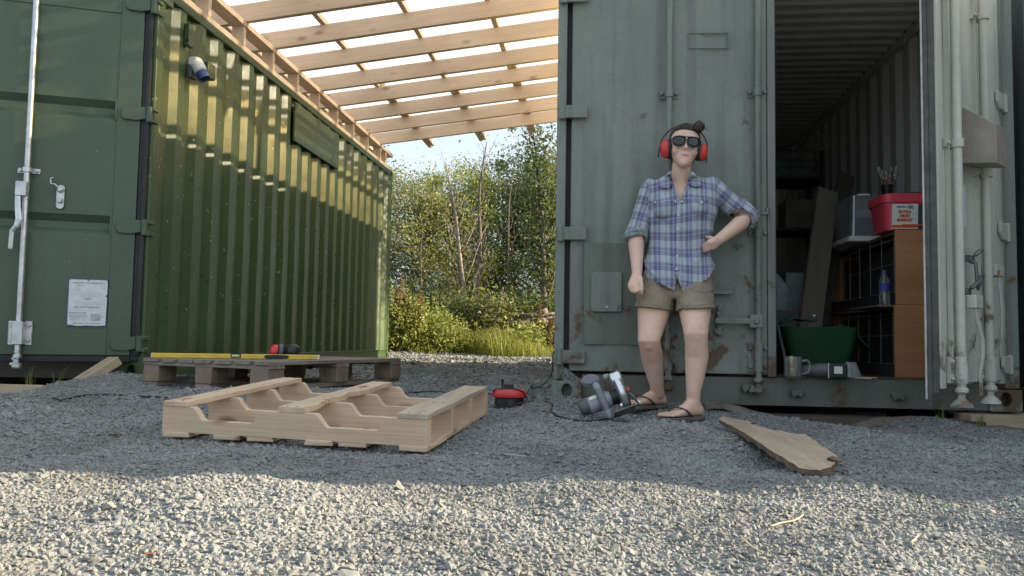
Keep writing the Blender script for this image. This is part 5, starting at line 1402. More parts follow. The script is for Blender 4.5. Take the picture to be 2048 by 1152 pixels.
for s in (-1, 1): body.ell(H(s * .043, .055, .078), (.024, .026, .026), None, 12, 8); body.ell(H(s * .034, .078, .143), (.026, .01, .008), None, 12, 8)
# arms: image-left hangs, image-right hand on hip
RSH, REL, RWR = at(1300, 380, 4.46), at(1272, 470, 4.45), at(1274, 548, 4.33)
LSH, LEL, LWR = at(1424, 376, 4.47), at(1497, 434, 4.50), at(1433, 483, 4.34)
def lerp(a, b, t): return a + (b - a) * t
body.caps([RSH, lerp(RSH, REL, .5), REL, lerp(REL, RWR, .28), lerp(REL, RWR, .75), RWR], [.052, .046, .041, .043, .031, .027], 16)
body.caps([LSH, lerp(LSH, LEL, .5), LEL, lerp(LEL, LWR, .28), lerp(LEL, LWR, .75), LWR], [.052, .046, .042, .044, .032, .027], 16)
# image-left hand: relaxed half fist seen from its thumb side
kn = at(1265, 571, 4.27); mid = at(1277, 568, 4.255)
body.caps([RWR, at(1271, 561, 4.30), at(1267, 569, 4.285)], [.0265, .031, .029], 12)
body.caps([RWR, at(1277, 560, 4.28), at(1276, 570, 4.275)], [.0245, .025, .02], 12)
for (a, b, c, d_) in (((1259, 570, 4.285), (1262, 580, 4.262), (1269, 584, 4.265), (1274, 579, 4.29)), ((1262, 573, 4.27), (1265, 583, 4.243), (1272, 586, 4.25), (1277, 580, 4.28)), ((1266, 573, 4.255), (1270, 584, 4.23), (1276, 585, 4.24), (1279, 578, 4.27)), ((1270, 572, 4.245), (1275, 582, 4.222), (1279, 581, 4.235), (1280, 574, 4.265))):
    body.caps([at(*a), at(*b), at(*c), at(*d_)], [.0125, .0105, .0095, .0085], 10)
body.caps([at(1280, 556, 4.27), at(1283, 568, 4.245), at(1284, 578, 4.24), at(1283, 587, 4.245)], [.014, .0115, .0105, .0085], 10)
# image-right hand: back of the hand on the hip, fingers going round under the shirt
body.caps([LWR, at(1427, 484, 4.315), at(1422, 485, 4.305)], [.0255, .027, .021], 12)
body.caps([LWR, at(1428, 490, 4.325), at(1423, 493, 4.315)], [.023, .024, .019], 12)
for k in range(4):
    body.caps([at(1427, 481 + 5.0 * k, 4.295 + .006 * k), at(1416, 484 + 5.2 * k, 4.305 + .006 * k), at(1408, 489 + 5.0 * k, 4.35 + .006 * k), at(1401, 494 + 4.6 * k, 4.40)], [.0098, .0090, .0082, .007], 10)
body.caps([at(1431, 481, 4.33), at(1421, 475, 4.345), at(1413, 474, 4.38)], [.013, .0105, .0095], 10)
# legs
AH, AK, AA = at(1314, 578, 4.42), at(1298, 681, 4.25), at(1316, 786, 4.40)
BH, BK, BA = at(1388, 576, 4.42), at(1392, 672, 4.15), at(1386, 802, 4.16)
def leg(hp, kn_, an, bulge):
    c1 = lerp(hp, kn_, .5); c2 = lerp(kn_, an, .32); c3 = lerp(kn_, an, .62)
    side = Vector((bulge, .028, 0))
    body.caps([hp, lerp(hp, kn_, .25), c1, lerp(hp, kn_, .8), kn_, lerp(kn_, an, .14) + side * .4, c2 + side, c3 + side * .5, lerp(kn_, an, .85), an], [.094, .090, .081, .066, .058, .055, .0585, .047, .036, .034], 22)
    kd = (kn_ - (hp + an) / 2); kd.normalize()
    body.ell(kn_ + Vector((0, -.016, .004)), (.034, .038, .06), None, 14, 10)
leg(AH, AK, AA, .004); leg(BH, BK, BA, .012)
# feet: frame of each foot: t towards the toes, s sideways
FEET = []
def foot(ank, heel_px, toe_px, Yh, Yt, zs, flip):
    h_ = at(heel_px[0], heel_px[1], Yh); t_ = at(toe_px[0], toe_px[1], Yt); h_.z = t_.z = zs
    t = (t_ - h_); L_ = t.length; t.normalize(); s = Vector((-t.y, t.x, 0)) * flip     # s: towards the big toe
    up = Vector((0, 0, 1)); P = lambda a, b, c: h_ + t * (a * L_) + s * b + up * c
    fr = []
    for a, w, top, off in ((.02, .022, .045, 0), (.08, .030, .064, 0), (.2, .033, .075, 0), (.35, .033, .066, .002), (.5, .037, .053, .003), (.65, .043, .040, .002), (.76, .045, .031, .001), (.82, .043, .025, .002)):
        fr.append([P(a, off + w * math.copysign(abs(math.cos(q)) ** .85, math.cos(q)), top / 2 + top / 2 * math.copysign(abs(math.sin(q)) ** .8, math.sin(q))) for q in [6.283 * k / 18 for k in range(18)]])
    body.loft(fr)
    body.caps([ank, lerp(ank, P(.2, 0, .05), .6), P(.2, 0, .04)], [.035, .036, .032], 16)
    body.caps([lerp(ank, P(.35, 0, .05), .3), P(.42, 0, .043), P(.55, .004, .034)], [.030, .026, .02], 14)
    for (b, tip, r_) in ((.031, 1.0, .0125), (.012, .985, .0092), (-.004, .965, .0088), (-.019, .94, .0084), (-.033, .905, .008)):
        body.caps([P(.78, b * .95, .015), P(tip - .06, b, .0135), P(tip, b, .011)], [r_ * 1.05, r_ * .95, r_], 10)
    FEET.append((P, L_, zs))
foot(AA, (1329, 812), (1255, 812), 4.46, 4.28, .098, -1)
foot(BA, (1403, 838), (1328, 838), 4.20, 4.02, .064, -1)
me = voxel(body, 'person_body', .0048, 7, .5)
# colour marks of the skin itself: lips, cheeks, knees, toes
blush = me.attributes.new('blush', 'FLOAT', 'POINT')
co = np.empty(len(me.vertices) * 3, np.float32); me.vertices.foreach_get('co', co); co = co.reshape(-1, 3)
bl = np.zeros(len(co))
def blob(p, r_, s):
    global bl
    bl = np.maximum(bl, s * np.exp(-((co - np.array(p)) ** 2).sum(1) / r_ ** 2))
for dx in (-.014, 0, .014): blob(H(dx, .094, .0495), .0085, .75)
for s in (-1, 1): blob(H(s * .045, .08, .075), .03, .16); blob(H(s * .008, .104, .077), .006, .6)
blob(AK + Vector((0, -.05, -.03)), .06, .10); blob(BK + Vector((0, -.05, -.02)), .06, .04)
for P, L_, zs in FEET:
    for b, t_ in ((.031, .99), (.012, .97), (-.004, .95), (-.019, .93)): blob(P(t_, b, .014), .016, .3)
blush.data.foreach_set('value', bl.astype(np.float32))
me.transform(_mw(PR).inverted())
link('body', me, M_SKIN, PR, smooth=True)

# mouth line and nostrils
MB().tube(catmull([H(x, .0935 - abs(x) * .26, .0498 + .0012 * math.cos(x * 200)) for x in (-.023, -.012, 0, .012, .023)], 4), [.0006] * 4 + [.0011] * 8 + [.0006] * 5, 6).obj('mouth_line', plain('dark_lip_line', (.17, .05, .045), .6), PR, smooth=True)

# hair
hair = MB()
hair.loft([hring(.045, .050, -.02, -.075), hring(.07, .068, .005, -.094), hring(.10, .0775, .022, -.101), hring(.13, .0805, .036, -.105), hring(.16, .0815, .052, -.107), hring(.182, .0805, .062, -.104), hring(.196, .076, .075, -.097), hring(.212, .064, .071, -.086), hring(.226, .048, .054, -.068), hring(.237, .028, .03, -.045), hring(.241, .010, .006, -.025)])
hme = voxel(hair, 'hair', .0045, 4)
for v in hme.vertices:
    p = HF.inverted() @ v.co
    k = noise3(p.x * 70, p.y * 14, p.z * 40) * .004
    v.co += v.normal * k
hme.transform(_mw(PR).inverted()); HR = link('hair', hme, M_HAIR, PR, smooth=True)
bn = MB(); bc_ = at(1397, 254, 4.36)
rr = random.Random(5)
for k in range(9):
    a0 = rr.uniform(0, 6.28); tl = rr.uniform(-.9, .9); R_ = rr.uniform(.013, .023); q = Euler((tl, rr.uniform(-.8, .8), a0)).to_matrix()
    bn.tube([bc_ + q @ Vector((R_ * math.cos(t), R_ * math.sin(t), .012 * math.sin(2 * t + k))) for t in [6.283 * i / 14 * .93 for i in range(14)]], [.005] + [.0105] * 12 + [.005], 8)
bn.ell(bc_, (.023, .022, .023), None, 14, 10)
bm_ = voxel(bn, 'hair_bun', .004, 2)
bm_.transform(_mw(PR).inverted()); link('hair_bun', bm_, M_HAIR, PR, smooth=True)
st = MB()
for k in range(0):
    a = rr.uniform(-1, 1); z0 = rr.uniform(.17, .222)
    p = H(a * .07, rr.uniform(-.03, .06), z0 + .012)
    st.tube([p, p + Vector((rr.uniform(-.012, .012), rr.uniform(-.01, .01), rr.uniform(.004, .014))), p + Vector((rr.uniform(-.025, .025), rr.uniform(-.01, .01), rr.uniform(.0, .02)))], .0007, 4)
for k in range(14):
    p = bc_ + Vector((rr.gauss(0, 1), rr.gauss(0, .5), rr.gauss(0, 1))).normalized() * .03
    st.tube([p, p + (p - bc_) * rr.uniform(.2, .5), p + (p - bc_) * .5 + Vector((rr.uniform(-.015, .015), 0, rr.uniform(-.015, .01)))], .0007, 4)
# loose curl under the image-right ear cup
for k in range(6):
    x = 1406 + rr.uniform(-6, 6); st.tube(catmull([at(x, 312, 4.38), at(x + rr.uniform(-4, 4), 318, 4.38), at(x + rr.uniform(-5, 5), 323, 4.37), at(x + rr.uniform(-3, 6), 327, 4.375)], 4), .0009, 4)
st.obj('stray_hair', M_HAIR, PR)

# sunglasses
def lens(s):
    pts = [(-.031, .018), (-.02, .0235), (.0, .0245), (.02, .022), (.031, .014), (.0335, -.002), (.028, -.018), (.014, -.027), (-.004, -.0285), (-.02, -.022), (-.03, -.008)]
    return [(x * s, y) for x, y in pts]
SGZ = .117
gl_l, gl_f = MB(), MB()
M_LENS, nt_, b_ = newmat('dark_tinted_lens'); b_.inputs['Base Color'].default_value = (.012, .012, .014, 1); b_.inputs['Roughness'].default_value = .05; b_.inputs['Specular IOR Level'].default_value = .7
for s in (-1, 1):
    pts = lens(s); c_ = Vector((s * .0365, .104, SGZ))
    yo = lambda x: -.010 * (abs(x + s * .0365) / .07) ** 2
    n = len(pts)
    fr_ = [H(c_.x + x, c_.y + yo(x) + .0045 * 0, c_.z + y) for x, y in pts]
    ce = H(c_.x, c_.y + .002 + yo(0), c_.z)
    inner = [H(c_.x + x * .55, c_.y + .0016 + yo(x * .55), c_.z + y * .55) for x, y in pts]
    back = [H(c_.x + x, c_.y + yo(x) - .003, c_.z + y) for x, y in pts]
    gl_l.add([ce] + inner + fr_ + back, [(0, 1 + i, 1 + (i + 1) % n) for i in range(n)] + [(1 + i, 1 + n + i, 1 + n + (i + 1) % n, 1 + (i + 1) % n) for i in range(n)] + [(1 + n + i, 1 + 2 * n + i, 1 + 2 * n + (i + 1) % n, 1 + n + (i + 1) % n) for i in range(n)] + [tuple(range(3 * n, 2 * n, -1))])
    loop = catmull(fr_ + [fr_[0]], 3); gl_f.tube(loop, .0019, 7)
    gl_f.tube([H(s * .067, .094, SGZ + .012), H(s * .076, .08, SGZ + .012), H(s * .078, .02, SGZ + .012)], .003, 6)
gl_f.tube(catmull([H(x, .1055 + .001 - .004 * (abs(x) / .03) ** 2, SGZ + .019 + .002 * (1 - abs(x) / .03)) for x in (-.03, -.012, 0, .012, .03)], 4), .0024, 7)
gl_f.tube(catmull([H(x, .107, SGZ + .004 + .003 * (1 - (x / .008) ** 2)) for x in (-.008, 0, .008)], 4), .0024, 7)
SG = gl_f.obj('sunglasses', M_BLACK, PR, smooth=True)
gl_l.obj('lens', M_LENS, SG, smooth=True)

# ear defenders she wears
cups = []
EP = MB().tube(catmull([H(-.118, -.005, .10), H(-.125, -.008, .13), H(-.115, -.012, .165), H(-.088, -.016, .203), H(-.05, -.02, .232), H(0, -.022, .243), H(.05, -.02, .232), H(.088, -.016, .203), H(.113, -.012, .165), H(.122, -.008, .13), H(.115, -.005, .10)], 5), .0035, 7)
EP.tube([H(-.124, -.004, .135), H(-.129, -.003, .095), H(-.131, .0, .055)], .0035, 7).tube([H(.121, -.004, .135), H(.123, -.003, .095), H(.118, .0, .05)], .003, 7)
EF = EP.obj('ear_defenders', M_BLACK, PR, smooth=True)
for s, dz, tl in ((-1, .103, -.06), (1, .101, .34)):
    c_ = H(s * .078, .0, dz); ax_ = (HF.to_3x3() @ Vector((s, .12, -.12 if s < 0 else -.05))).normalized()
    upv = (HF.to_3x3() @ Vector((0, 0, 1))); upv = (upv - ax_ * upv.dot(ax_)).normalized(); fw = ax_.cross(upv).normalized()
    upv, fw = upv * math.cos(tl) - fw * math.sin(tl) * 0 - ax_ * 0, fw
    def oval(mb, prof):
        rings = []
        for (ra, h_) in prof:
            rings.append([c_ + ax_ * h_ + upv * (math.cos(a) * .050 * ra) + fw * (math.sin(a) * .041 * ra) for a in [6.283 * k / 24 for k in range(24)]])
        return mb.loft(rings)
    oval(MB(), [(.8, -.012), (1.02, -.008), (1.05, .004), (1.0, .010)]).obj('cushion', M_BLACK, EF, smooth=45)
    oval(MB(), [(.98, .0105), (1.02, .014), (1.0, .024), (.90, .034), (.70, .042), (.4, .046), (.1, .047)]).obj('ear_cup', M_RED, EF, smooth=60)

# ---------------------------------------------------------------- shirt
def plaidmat():
    m, nt, b = newmat('blue_white_plaid')
    uv = nd(nt, 'ShaderNodeUVMap', uv_map='weave'); sp = nd(nt, 'ShaderNodeSeparateXYZ', {0: uv.outputs[0]})
    P_ = .088
    def band(s, stops):
        f_ = nd(nt, 'ShaderNodeMath', {0: nd(nt, 'ShaderNodeMath', {0: s, 1: 1 / P_}, operation='MULTIPLY').outputs[0]}, operation='FRACT')
        return ramp(nt, f_.outputs[0], stops, 'CONSTANT')
    navy, vio, lite, grey, wht = (.038, .036, .125), (.105, .105, .26), (.45, .52, .57), (.25, .275, .285), (.72, .76, .80)
    u = band(sp.outputs[0], [(0, navy), (.10, vio), (.14, wht), (.165, vio), (.36, lite), (.62, grey), (.78, lite), (.93, navy)])
    v = band(sp.outputs[1], [(0, vio), (.2, navy), (.235, wht), (.265, vio), (.44, grey), (.49, lite), (.93, vio)])
    col = mixc(nt, .5, u, v)
    # a navy-over-light crossing keeps its depth
    col = mixc(nt, .35, col, mixc(nt, 1.0, u, v, 'MULTIPLY'))
    wv = noise(nt, mapped(nt), 420, 2)
    col = mixc(nt, nd(nt, 'ShaderNodeMath', {0: wv, 1: .35}, operation='MULTIPLY').outputs[0], col, (.5, .52, .6))
    nt.links.new(col, b.inputs['Base Color']); b.inputs['Roughness'].default_value = .9; b.inputs['Specular IOR Level'].default_value = .2
    b.inputs['Sheen Weight'].default_value = .15
    v_ = mapped(nt, (1, 1, .6)); h1 = noise(nt, v_, 22, 4, .6, .8)
    bump(nt, b, h1, .35, .012)
    return m
M_PLAID = plaidmat()
M_CUFF = plain('grey_blue_shirt_lining', (.24, .27, .29), .9, var=.25, scale=30, bmp=.35)
sh = MB()
sh.loft([rg(1362, 349, 4.455, 22, .052), rg(1362, 354, 4.455, 36, .06), rg(1362, 361, 4.458, 56, .072), rg(1363, 370, 4.46, 68, .082), rg(1364, 385, 4.458, 72, .098), rg(1365, 405, 4.455, 70, .113), rg(1364, 425, 4.452, 67, .118), rg(1362, 450, 4.45, 62, .112), rg(1359, 478, 4.45, 58, .106), rg(1357, 505, 4.445, 60, .110), rg(1357, 530, 4.44, 69, .130), rg(1358, 555, 4.435, 76, .142), rg(1359, 590, 4.43, 80, .148)])
sh.caps([RSH + Vector((.01, 0, 0)), lerp(RSH, REL, .25), lerp(RSH, REL, .5), lerp(RSH, REL, .8), REL, lerp(REL, RWR, .12)], [.061, .059, .057, .056, .054, .052], 18)
sh.caps([LSH - Vector((.01, 0, 0)), lerp(LSH, LEL, .25), lerp(LSH, LEL, .5), lerp(LSH, LEL, .8), LEL, lerp(LEL, LWR, .15)], [.061, .059, .057, .056, .056, .054], 18)
sh.ell(at(1330, 418, 4.37), (.062, .055, .06), None, 16, 10); sh.ell(at(1396, 416, 4.37), (.062, .055, .06), None, 16, 10)
sme = voxel(sh, 'shirt', .005, 10, .5)
def folds(p):
    x, y, z = p
    t = noise3(x * 7, y * 5, z * 4.5) * .012 + noise3(x * 20, y * 12, z * 11) * .006
    d = abs(noise3(x * 9 + z * 6, y * 5, z * 3 - x * 4)); t += .006 * (1 - min(1, d * 5))
    return t
hem_px = [(1268, 538), (1275, 540), (1283, 546), (1300, 560), (1330, 573), (1347, 582), (1350, 568), (1353, 553), (1357, 566), (1365, 584), (1385, 576), (1415, 557), (1432, 533), (1445, 522)]
hemX = [at(x, y, 4.33).x for x, y in hem_px]; hemZ = [at(x, y, 4.33).z for x, y in hem_px]
def px_of(p):
    v = p - CAM_POS; d_ = v.dot(_F); return 1024 + CAM_F * v.dot(_R) / d_, 576 - CAM_F * v.dot(_U) / d_
bm = bmesh.new(); bm.from_mesh(sme)
def arm_t(p, A, B):
    d_ = B - A; t = (p - A).dot(d_) / d_.length_squared; return t, (p - (A + d_ * max(0, min(1, t)))).length
def shirt_keep(p):
    """positive where there is cloth"""
    tr, dr = arm_t(p, REL, RWR); tl, dl = arm_t(p, LEL, LWR); tu, du = arm_t(p, RSH, REL)
    inR = min(dr, du) < .078 and p.x < .235; inL = (dl < .075 and tl > -.12) and p.x > XL_
    g_ = 1.0
    if inR: g_ = min(g_, (.06 - tr) * .26)
    elif inL: g_ = min(g_, (.13 - tl) * .26)
    if not inR and p.z < .95: g_ = min(g_, p.z - float(np.interp(p.x, hemX, hemZ)))
    if p.y < 4.45 and p.z > 1.15:
        qx, qy = px_of(p)
        g_ = min(g_, (abs(qx - (1361.5 - (qy - 362) * .06)) - max(-8, (401 - qy)) * .43) / 380)
    if abs(p.x - NX_) < .085: g_ = min(g_, NZ_ - p.z)
    return g_
XL_ = at(1445, 450, 4.4).x; NX_ = at(1362, 353, 4.45).x; NZ_ = at(1362, 353.5, 4.45).z
def trim(bm, fn):
    val = {v: fn(v.co) for v in bm.verts}
    new = {}
    for v in bm.verts:
        if val[v] < 0:
            pts = []
            for e in v.link_edges:
                o = e.other_vert(v)
                if val[o] >= 0: pts.append(lerp(v.co, o.co, val[v] / (val[v] - val[o] - 1e-9)))
            if pts: new[v] = sum(pts, Vector()) / len(pts)
    kill = [v for v in bm.verts if val[v] < 0 and v not in new]
    for v, p in new.items(): v.co = p
    keep = set(v for v in bm.verts if val[v] >= 0)
    bad = [f for f in bm.faces if not any(v in keep for v in f.verts)]
    bmesh.ops.delete(bm, geom=bad, context='FACES')
    bmesh.ops.delete(bm, geom=[v for v in bm.verts if not v.link_faces], context='VERTS')
    for _ in range(3): bmesh.ops.smooth_vert(bm, verts=[v for v in bm.verts if v.is_boundary], factor=.35, use_axis_x=True, use_axis_y=True, use_axis_z=True)
trim(bm, shirt_keep)
bm.normal_update()
nn_ = {v: v.normal.copy() for v in bm.verts}
for v in bm.verts: v.co = v.co + nn_[v] * folds(v.co)
# drop stray islands
for _ in range(2):
    bad = [v for v in bm.verts if not v.link_faces]; bmesh.ops.delete(bm, geom=bad, context='VERTS')
uvl = bm.loops.layers.uv.new('weave')
def weave(p, nrm=None):
    tu, du = arm_t(p, RSH, REL); tv, dv = arm_t(p, LSH, LEL)
    for A, B, t, d_, s in ((RSH, REL, tu, du, -1), (LSH, LEL, tv, dv, 1)):
        edge = (p.x - A.x) * s
        if edge > .012 and d_ < .085:
            ax_ = (B - A).normalized(); r_ = p - A; al = r_.dot(ax_)
            w = ax_.cross(Vector((0, 1, 0))).normalized()
            return (r_.dot(w) * 1.15 + .02, al + .03)
    k = (p.x - .43)
    return (k * 1.1 + .6 + .0 * p.z, p.z + .012 * math.sin(p.x * 14 + p.z * 9))
for f in bm.faces:
    c_ = f.calc_center_median()
    base = weave(c_)
    for lp in f.loops:
        q = weave(lp.vert.co)
        if abs(q[0] - base[0]) + abs(q[1] - base[1]) > .03: q = base
        lp[uvl].uv = q
sme2 = bpy.data.meshes.new('shirt'); bm.to_mesh(sme2)
SHIRT_BVH = BVHTree.FromBMesh(bm)
bm.free()
sme2.transform(_mw(PR).inverted())
SH = link('shirt', sme2, M_PLAID, PR, smooth=True)
sd_ = SH.modifiers.new('solid', 'SOLIDIFY'); sd_.thickness = .0035; sd_.offset = 0
def onshirt(px, py, off=.004, bvh=None):
    d_ = (at(px, py, 4.0) - CAM_POS).normalized()
    h_ = (bvh or SHIRT_BVH).ray_cast(CAM_POS, d_)
    p = h_[0] if h_[0] is not None and 4.0 < h_[0].y < 4.6 else at(px, py, 4.36)
    return p - d_ * off
def patch(name, poly, mat, off=.004, thick=.004, cuts=4, parent=None, uvw=True, bvh=None, lift=None, smooth=2):
    b2 = bmesh.new(); vs = [b2.verts.new((x, y, 0)) for x, y in poly]; f = b2.faces.new(vs)
    bmesh.ops.triangulate(b2, faces=[f]); bmesh.ops.subdivide_edges(b2, edges=b2.edges[:], cuts=cuts, use_grid_fill=True)
    for v in b2.verts:
        q = onshirt(v.co.x, v.co.y, off + (lift(v.co.x, v.co.y) if lift else 0), bvh); v.co = q
    for _ in range(smooth): bmesh.ops.smooth_vert(b2, verts=b2.verts, factor=.4, use_axis_x=False, use_axis_y=True, use_axis_z=False)
    bmesh.ops.recalc_face_normals(b2, faces=b2.faces)
    if uvw:
        l_ = b2.loops.layers.uv.new('weave')
        for f in b2.faces:
            for lp in f.loops: lp[l_].uv = weave(lp.vert.co)
    me_ = bpy.data.meshes.new(name); b2.to_mesh(me_); b2.free(); me_.transform(_mw(parent).inverted())
    o = link(name, me_, mat, parent, smooth=True); s_ = o.modifiers.new('solid', 'SOLIDIFY'); s_.thickness = thick; s_.offset = 0
    return o
patch('collar', [(1344, 340), (1338, 344), (1331, 352), (1320, 367), (1317, 372), (1327, 376), (1338, 377), (1342, 372), (1345, 364), (1343, 352)], M_PLAID, .014, .006, parent=SH, lift=lambda x, y: .006)
patch('collar', [(1380, 340), (1386, 344), (1394, 352), (1400, 364), (1403, 372), (1392, 374), (1383, 372), (1377, 366), (1379, 356), (1380, 348)], M_PLAID, .014, .006, parent=SH, lift=lambda x, y: .006)
patch('collar', [(1343, 349), (1346, 362), (1358, 399), (1356, 403), (1352, 396), (1341, 366)], M_PLAID, .006, .004, parent=SH)
patch('collar', [(1381, 349), (1377, 362), (1362, 399), (1364, 402), (1369, 394), (1382, 366)], M_PLAID, .006, .004, parent=SH)
patch('placket', [(1354, 401), (1364, 401), (1361, 440), (1360, 480), (1359, 520), (1356, 556), (1350, 554), (1350, 520), (1351, 480), (1352, 440)], M_PLAID, .004, .005, parent=SH, cuts=3)
patch('pocket_flap', [(1298, 401), (1327, 396), (1322, 404), (1312, 410), (1302, 406)], M_PLAID, .004, .005, parent=SH)
patch('pocket_flap', [(1388, 396), (1416, 398), (1412, 404), (1404, 410), (1394, 405)], M_PLAID, .004, .005, parent=SH)
for (x, y) in ((1311, 404), (1404, 404), (1351, 403), (1364, 403), (1357, 430), (1356, 458), (1355, 485), (1354, 512), (1353, 538)):
    p = onshirt(x, y, .010); MB().lathe([(.0048, -.004), (.0052, .0), (.004, .002)], p, (0, -1, .1), 12).obj('snap_button', M_WHITEPL, SH, smooth=40)
for A, B, C_, t0 in ((REL, RWR, RSH, .045), (LEL, LWR, LSH, .055)):
    ax_ = (B - A).normalized()
    for k, (dt, r_, tk) in enumerate(((.0, .057, .0125), (.06, .053, .012))):
        c_ = A + (B - A) * (t0 + dt); u_ = ax_.orthogonal().normalized(); w_ = ax_.cross(u_)
        pts = [c_ + (u_ * math.cos(a) + w_ * math.sin(a)) * (r_ + .003 * math.sin(a * 3 + k)) + ax_ * (.006 * math.sin(a * 2 + k * 2)) for a in [6.28318 * i / 28 for i in range(28)]]
        pts.append(pts[0].copy()); MB().tube(pts, tk, 10, True, 1.0).obj('rolled_cuff', M_CUFF, SH, smooth=True)

# ---------------------------------------------------------------- shorts
def shortsmat():
    m = plain('khaki_cotton', (.25, .205, .15), .9, var=.18, scale=10, bmp=.0)
    nt = m.node_tree; b = nt.nodes['Principled BSDF']
    v = mapped(nt, (1, 1, 1.6)); bump(nt, b, noise(nt, v, 20, 5, .6, 1.0), .5, .012)
    return m
M_KHAKI = shortsmat()
so_ = MB()
so_.loft([rg(1355, 530, 4.44, 58, .098), rg(1354, 552, 4.435, 66, .110), rg(1353, 575, 4.43, 71, .119), rg(1352, 590, 4.42, 72, .120), rg(1352, 599, 4.42, 66, .11)])
def sleg(hp, kn_, w0, w1):
    d_ = (kn_ - hp)
    so_.caps([hp, hp + d_ * .2, hp + d_ * .42, hp + d_ * .62], [w0, w0 * .99, w1, w1], 20)
sleg(AH + Vector((-.0, 0, 0)), AK, .098, .096); sleg(BH + Vector((.002, 0, 0)), BK, .098, .093)
kme = voxel(so_, 'shorts', .005, 8, .5)
bm = bmesh.new(); bm.from_mesh(kme)
midx = at(1351, 600, 4.4).x
def shorts_keep(p):
    left = p.x < midx
    zc = at(1310 if left else 1395, 616 if left else 618, 4.3).z
    return p.z - (zc + (p.x - (AK.x if left else BK.x)) * (-.10 if left else .04))
trim(bm, shorts_keep); bm.normal_update()
for v in bm.verts:
    p = v.co; v.co = p + v.normal * (noise3(p.x * 11, p.y * 9, p.z * 16) * .006 + noise3(p.x * 30, p.y * 20, p.z * 34) * .003)
SHORTS_BVH = BVHTree.FromBMesh(bm)
kme2 = bpy.data.meshes.new('shorts'); bm.to_mesh(kme2); bm.free(); kme2.transform(_mw(PR).inverted())
KH = link('shorts', kme2, M_KHAKI, PR, smooth=True)
sd_ = KH.modifiers.new('solid', 'SOLIDIFY'); sd_.thickness = .005; sd_.offset = 0
patch('hem_band', [(1278, 608), (1300, 611), (1325, 614), (1342, 618), (1342, 611), (1325, 606), (1300, 603), (1278, 600)], M_KHAKI, .004, .004, parent=KH, uvw=False, bvh=SHORTS_BVH, cuts=3)
patch('hem_band', [(1362, 618), (1385, 614), (1410, 610), (1428, 608), (1429, 601), (1410, 603), (1385, 606), (1362, 611)], M_KHAKI, .004, .004, parent=KH, uvw=False, bvh=SHORTS_BVH, cuts=3)
patch('pocket_welt', [(1289, 560), (1297, 567), (1291, 585), (1285, 584)], M_KHAKI, .004, .005, parent=KH, uvw=False, bvh=SHORTS_BVH, cuts=2)
patch('pocket_welt', [(1380, 577), (1392, 584), (1410, 586), (1426, 582), (1426, 578), (1410, 582), (1393, 580), (1382, 574)], M_KHAKI, .004, .006, parent=KH, uvw=False, bvh=SHORTS_BVH, cuts=2)

# ---------------------------------------------------------------- flip-flops
M_SOLE = plain('brown_grey_foam_sole', (.13, .115, .10), .75, var=.2, scale=30, bmp=.15)
M_STRAP = plain('dark_brown_strap', (.05, .043, .04), .6, var=.2)
for P, L_, zs in FEET:
    ol = [(-.03, .0), (-.01, .028), (.1, .036), (.3, .034), (.5, .040), (.7, .05), (.85, .051), (.97, .043), (1.045, .022), (1.05, 0), (1.02, -.022), (.95, -.038), (.82, -.049), (.65, -.047), (.45, -.038), (.3, -.034), (.1, -.034), (-.01, -.026)]
    ff = MB(); n = len(ol)
    ff.add([P(a, b, -.018) for a, b in ol] + [P(a, b, .001) for a, b in ol], [tuple(range(n - 1, -1, -1)), tuple(range(n, 2 * n))] + [(i, (i + 1) % n, n + (i + 1) % n, n + i) for i in range(n)])
    FO = ff.obj('flip_flop', M_SOLE, PR, bevel=.003)
    s_ = MB()
    s_.tube(catmull([P(.80, .021, .002), P(.79, .021, .03), P(.76, .024, .043)], 5), .0042, 8)
    s_.tube(catmull([P(.78, .021, .040), P(.66, .034, .047), P(.50, .042, .036), P(.36, .036, .004)], 6), .0065, 8, flat=.55)
    s_.tube(catmull([P(.78, .021, .040), P(.68, -.004, .048), P(.56, -.036, .034), P(.40, -.036, .004)], 6), .0065, 8, flat=.55)
    s_.obj('strap', M_STRAP, FO, smooth=True)

# ================================================================== the thicket beyond
M_LEAF1 = leafmat('olive_green_leaves', (.14, .165, .065), (.25, .26, .11), (.40, .38, .21), .42)
M_LEAF2 = leafmat('deep_green_leaves', (.038, .072, .03), (.068, .112, .045), (.14, .18, .085), .38)
M_LEAF3 = leafmat('yellow_green_leaves', (.19, .245, .06), (.32, .37, .10), (.46, .46, .2), .45)
M_DOCK = leafmat('rusty_seed_heads', (.16, .085, .05), (.22, .13, .075), (.26, .19, .10), .25)
M_GRASSV = leafmat('verge_grass', (.19, .24, .05), (.30, .33, .08), (.46, .43, .18), .45)

def leaves(name, cen, size, mat, parent=None, aspect=.55, droop=.25):
    n = len(cen); size = np.broadcast_to(np.asarray(size), (n,))
    a = RNG.uniform(0, 6.283, n); el = RNG.normal(-droop, .55, n)
    d = np.stack([np.cos(a) * np.cos(el), np.sin(a) * np.cos(el), np.sin(el)], 1)
    r = RNG.normal(size=(n, 3)); s = np.cross(d, r); s /= np.linalg.norm(s, axis=1, keepdims=True) + 1e-9
    nn = np.cross(d, s)
    L = size[:, None]
    v = np.stack([cen - d * L * .5, cen + s * L * aspect * .5 + nn * L * .08, cen + d * L * .55, cen - s * L * aspect * .5 + nn * L * .08], 1).reshape(-1, 3)
    if parent is not None: v = v - np.array(_mw(parent).translation)
    me = fast_mesh(name, v, 4, np.arange(4 * n))
    o = link(name, me, mat, parent); return o

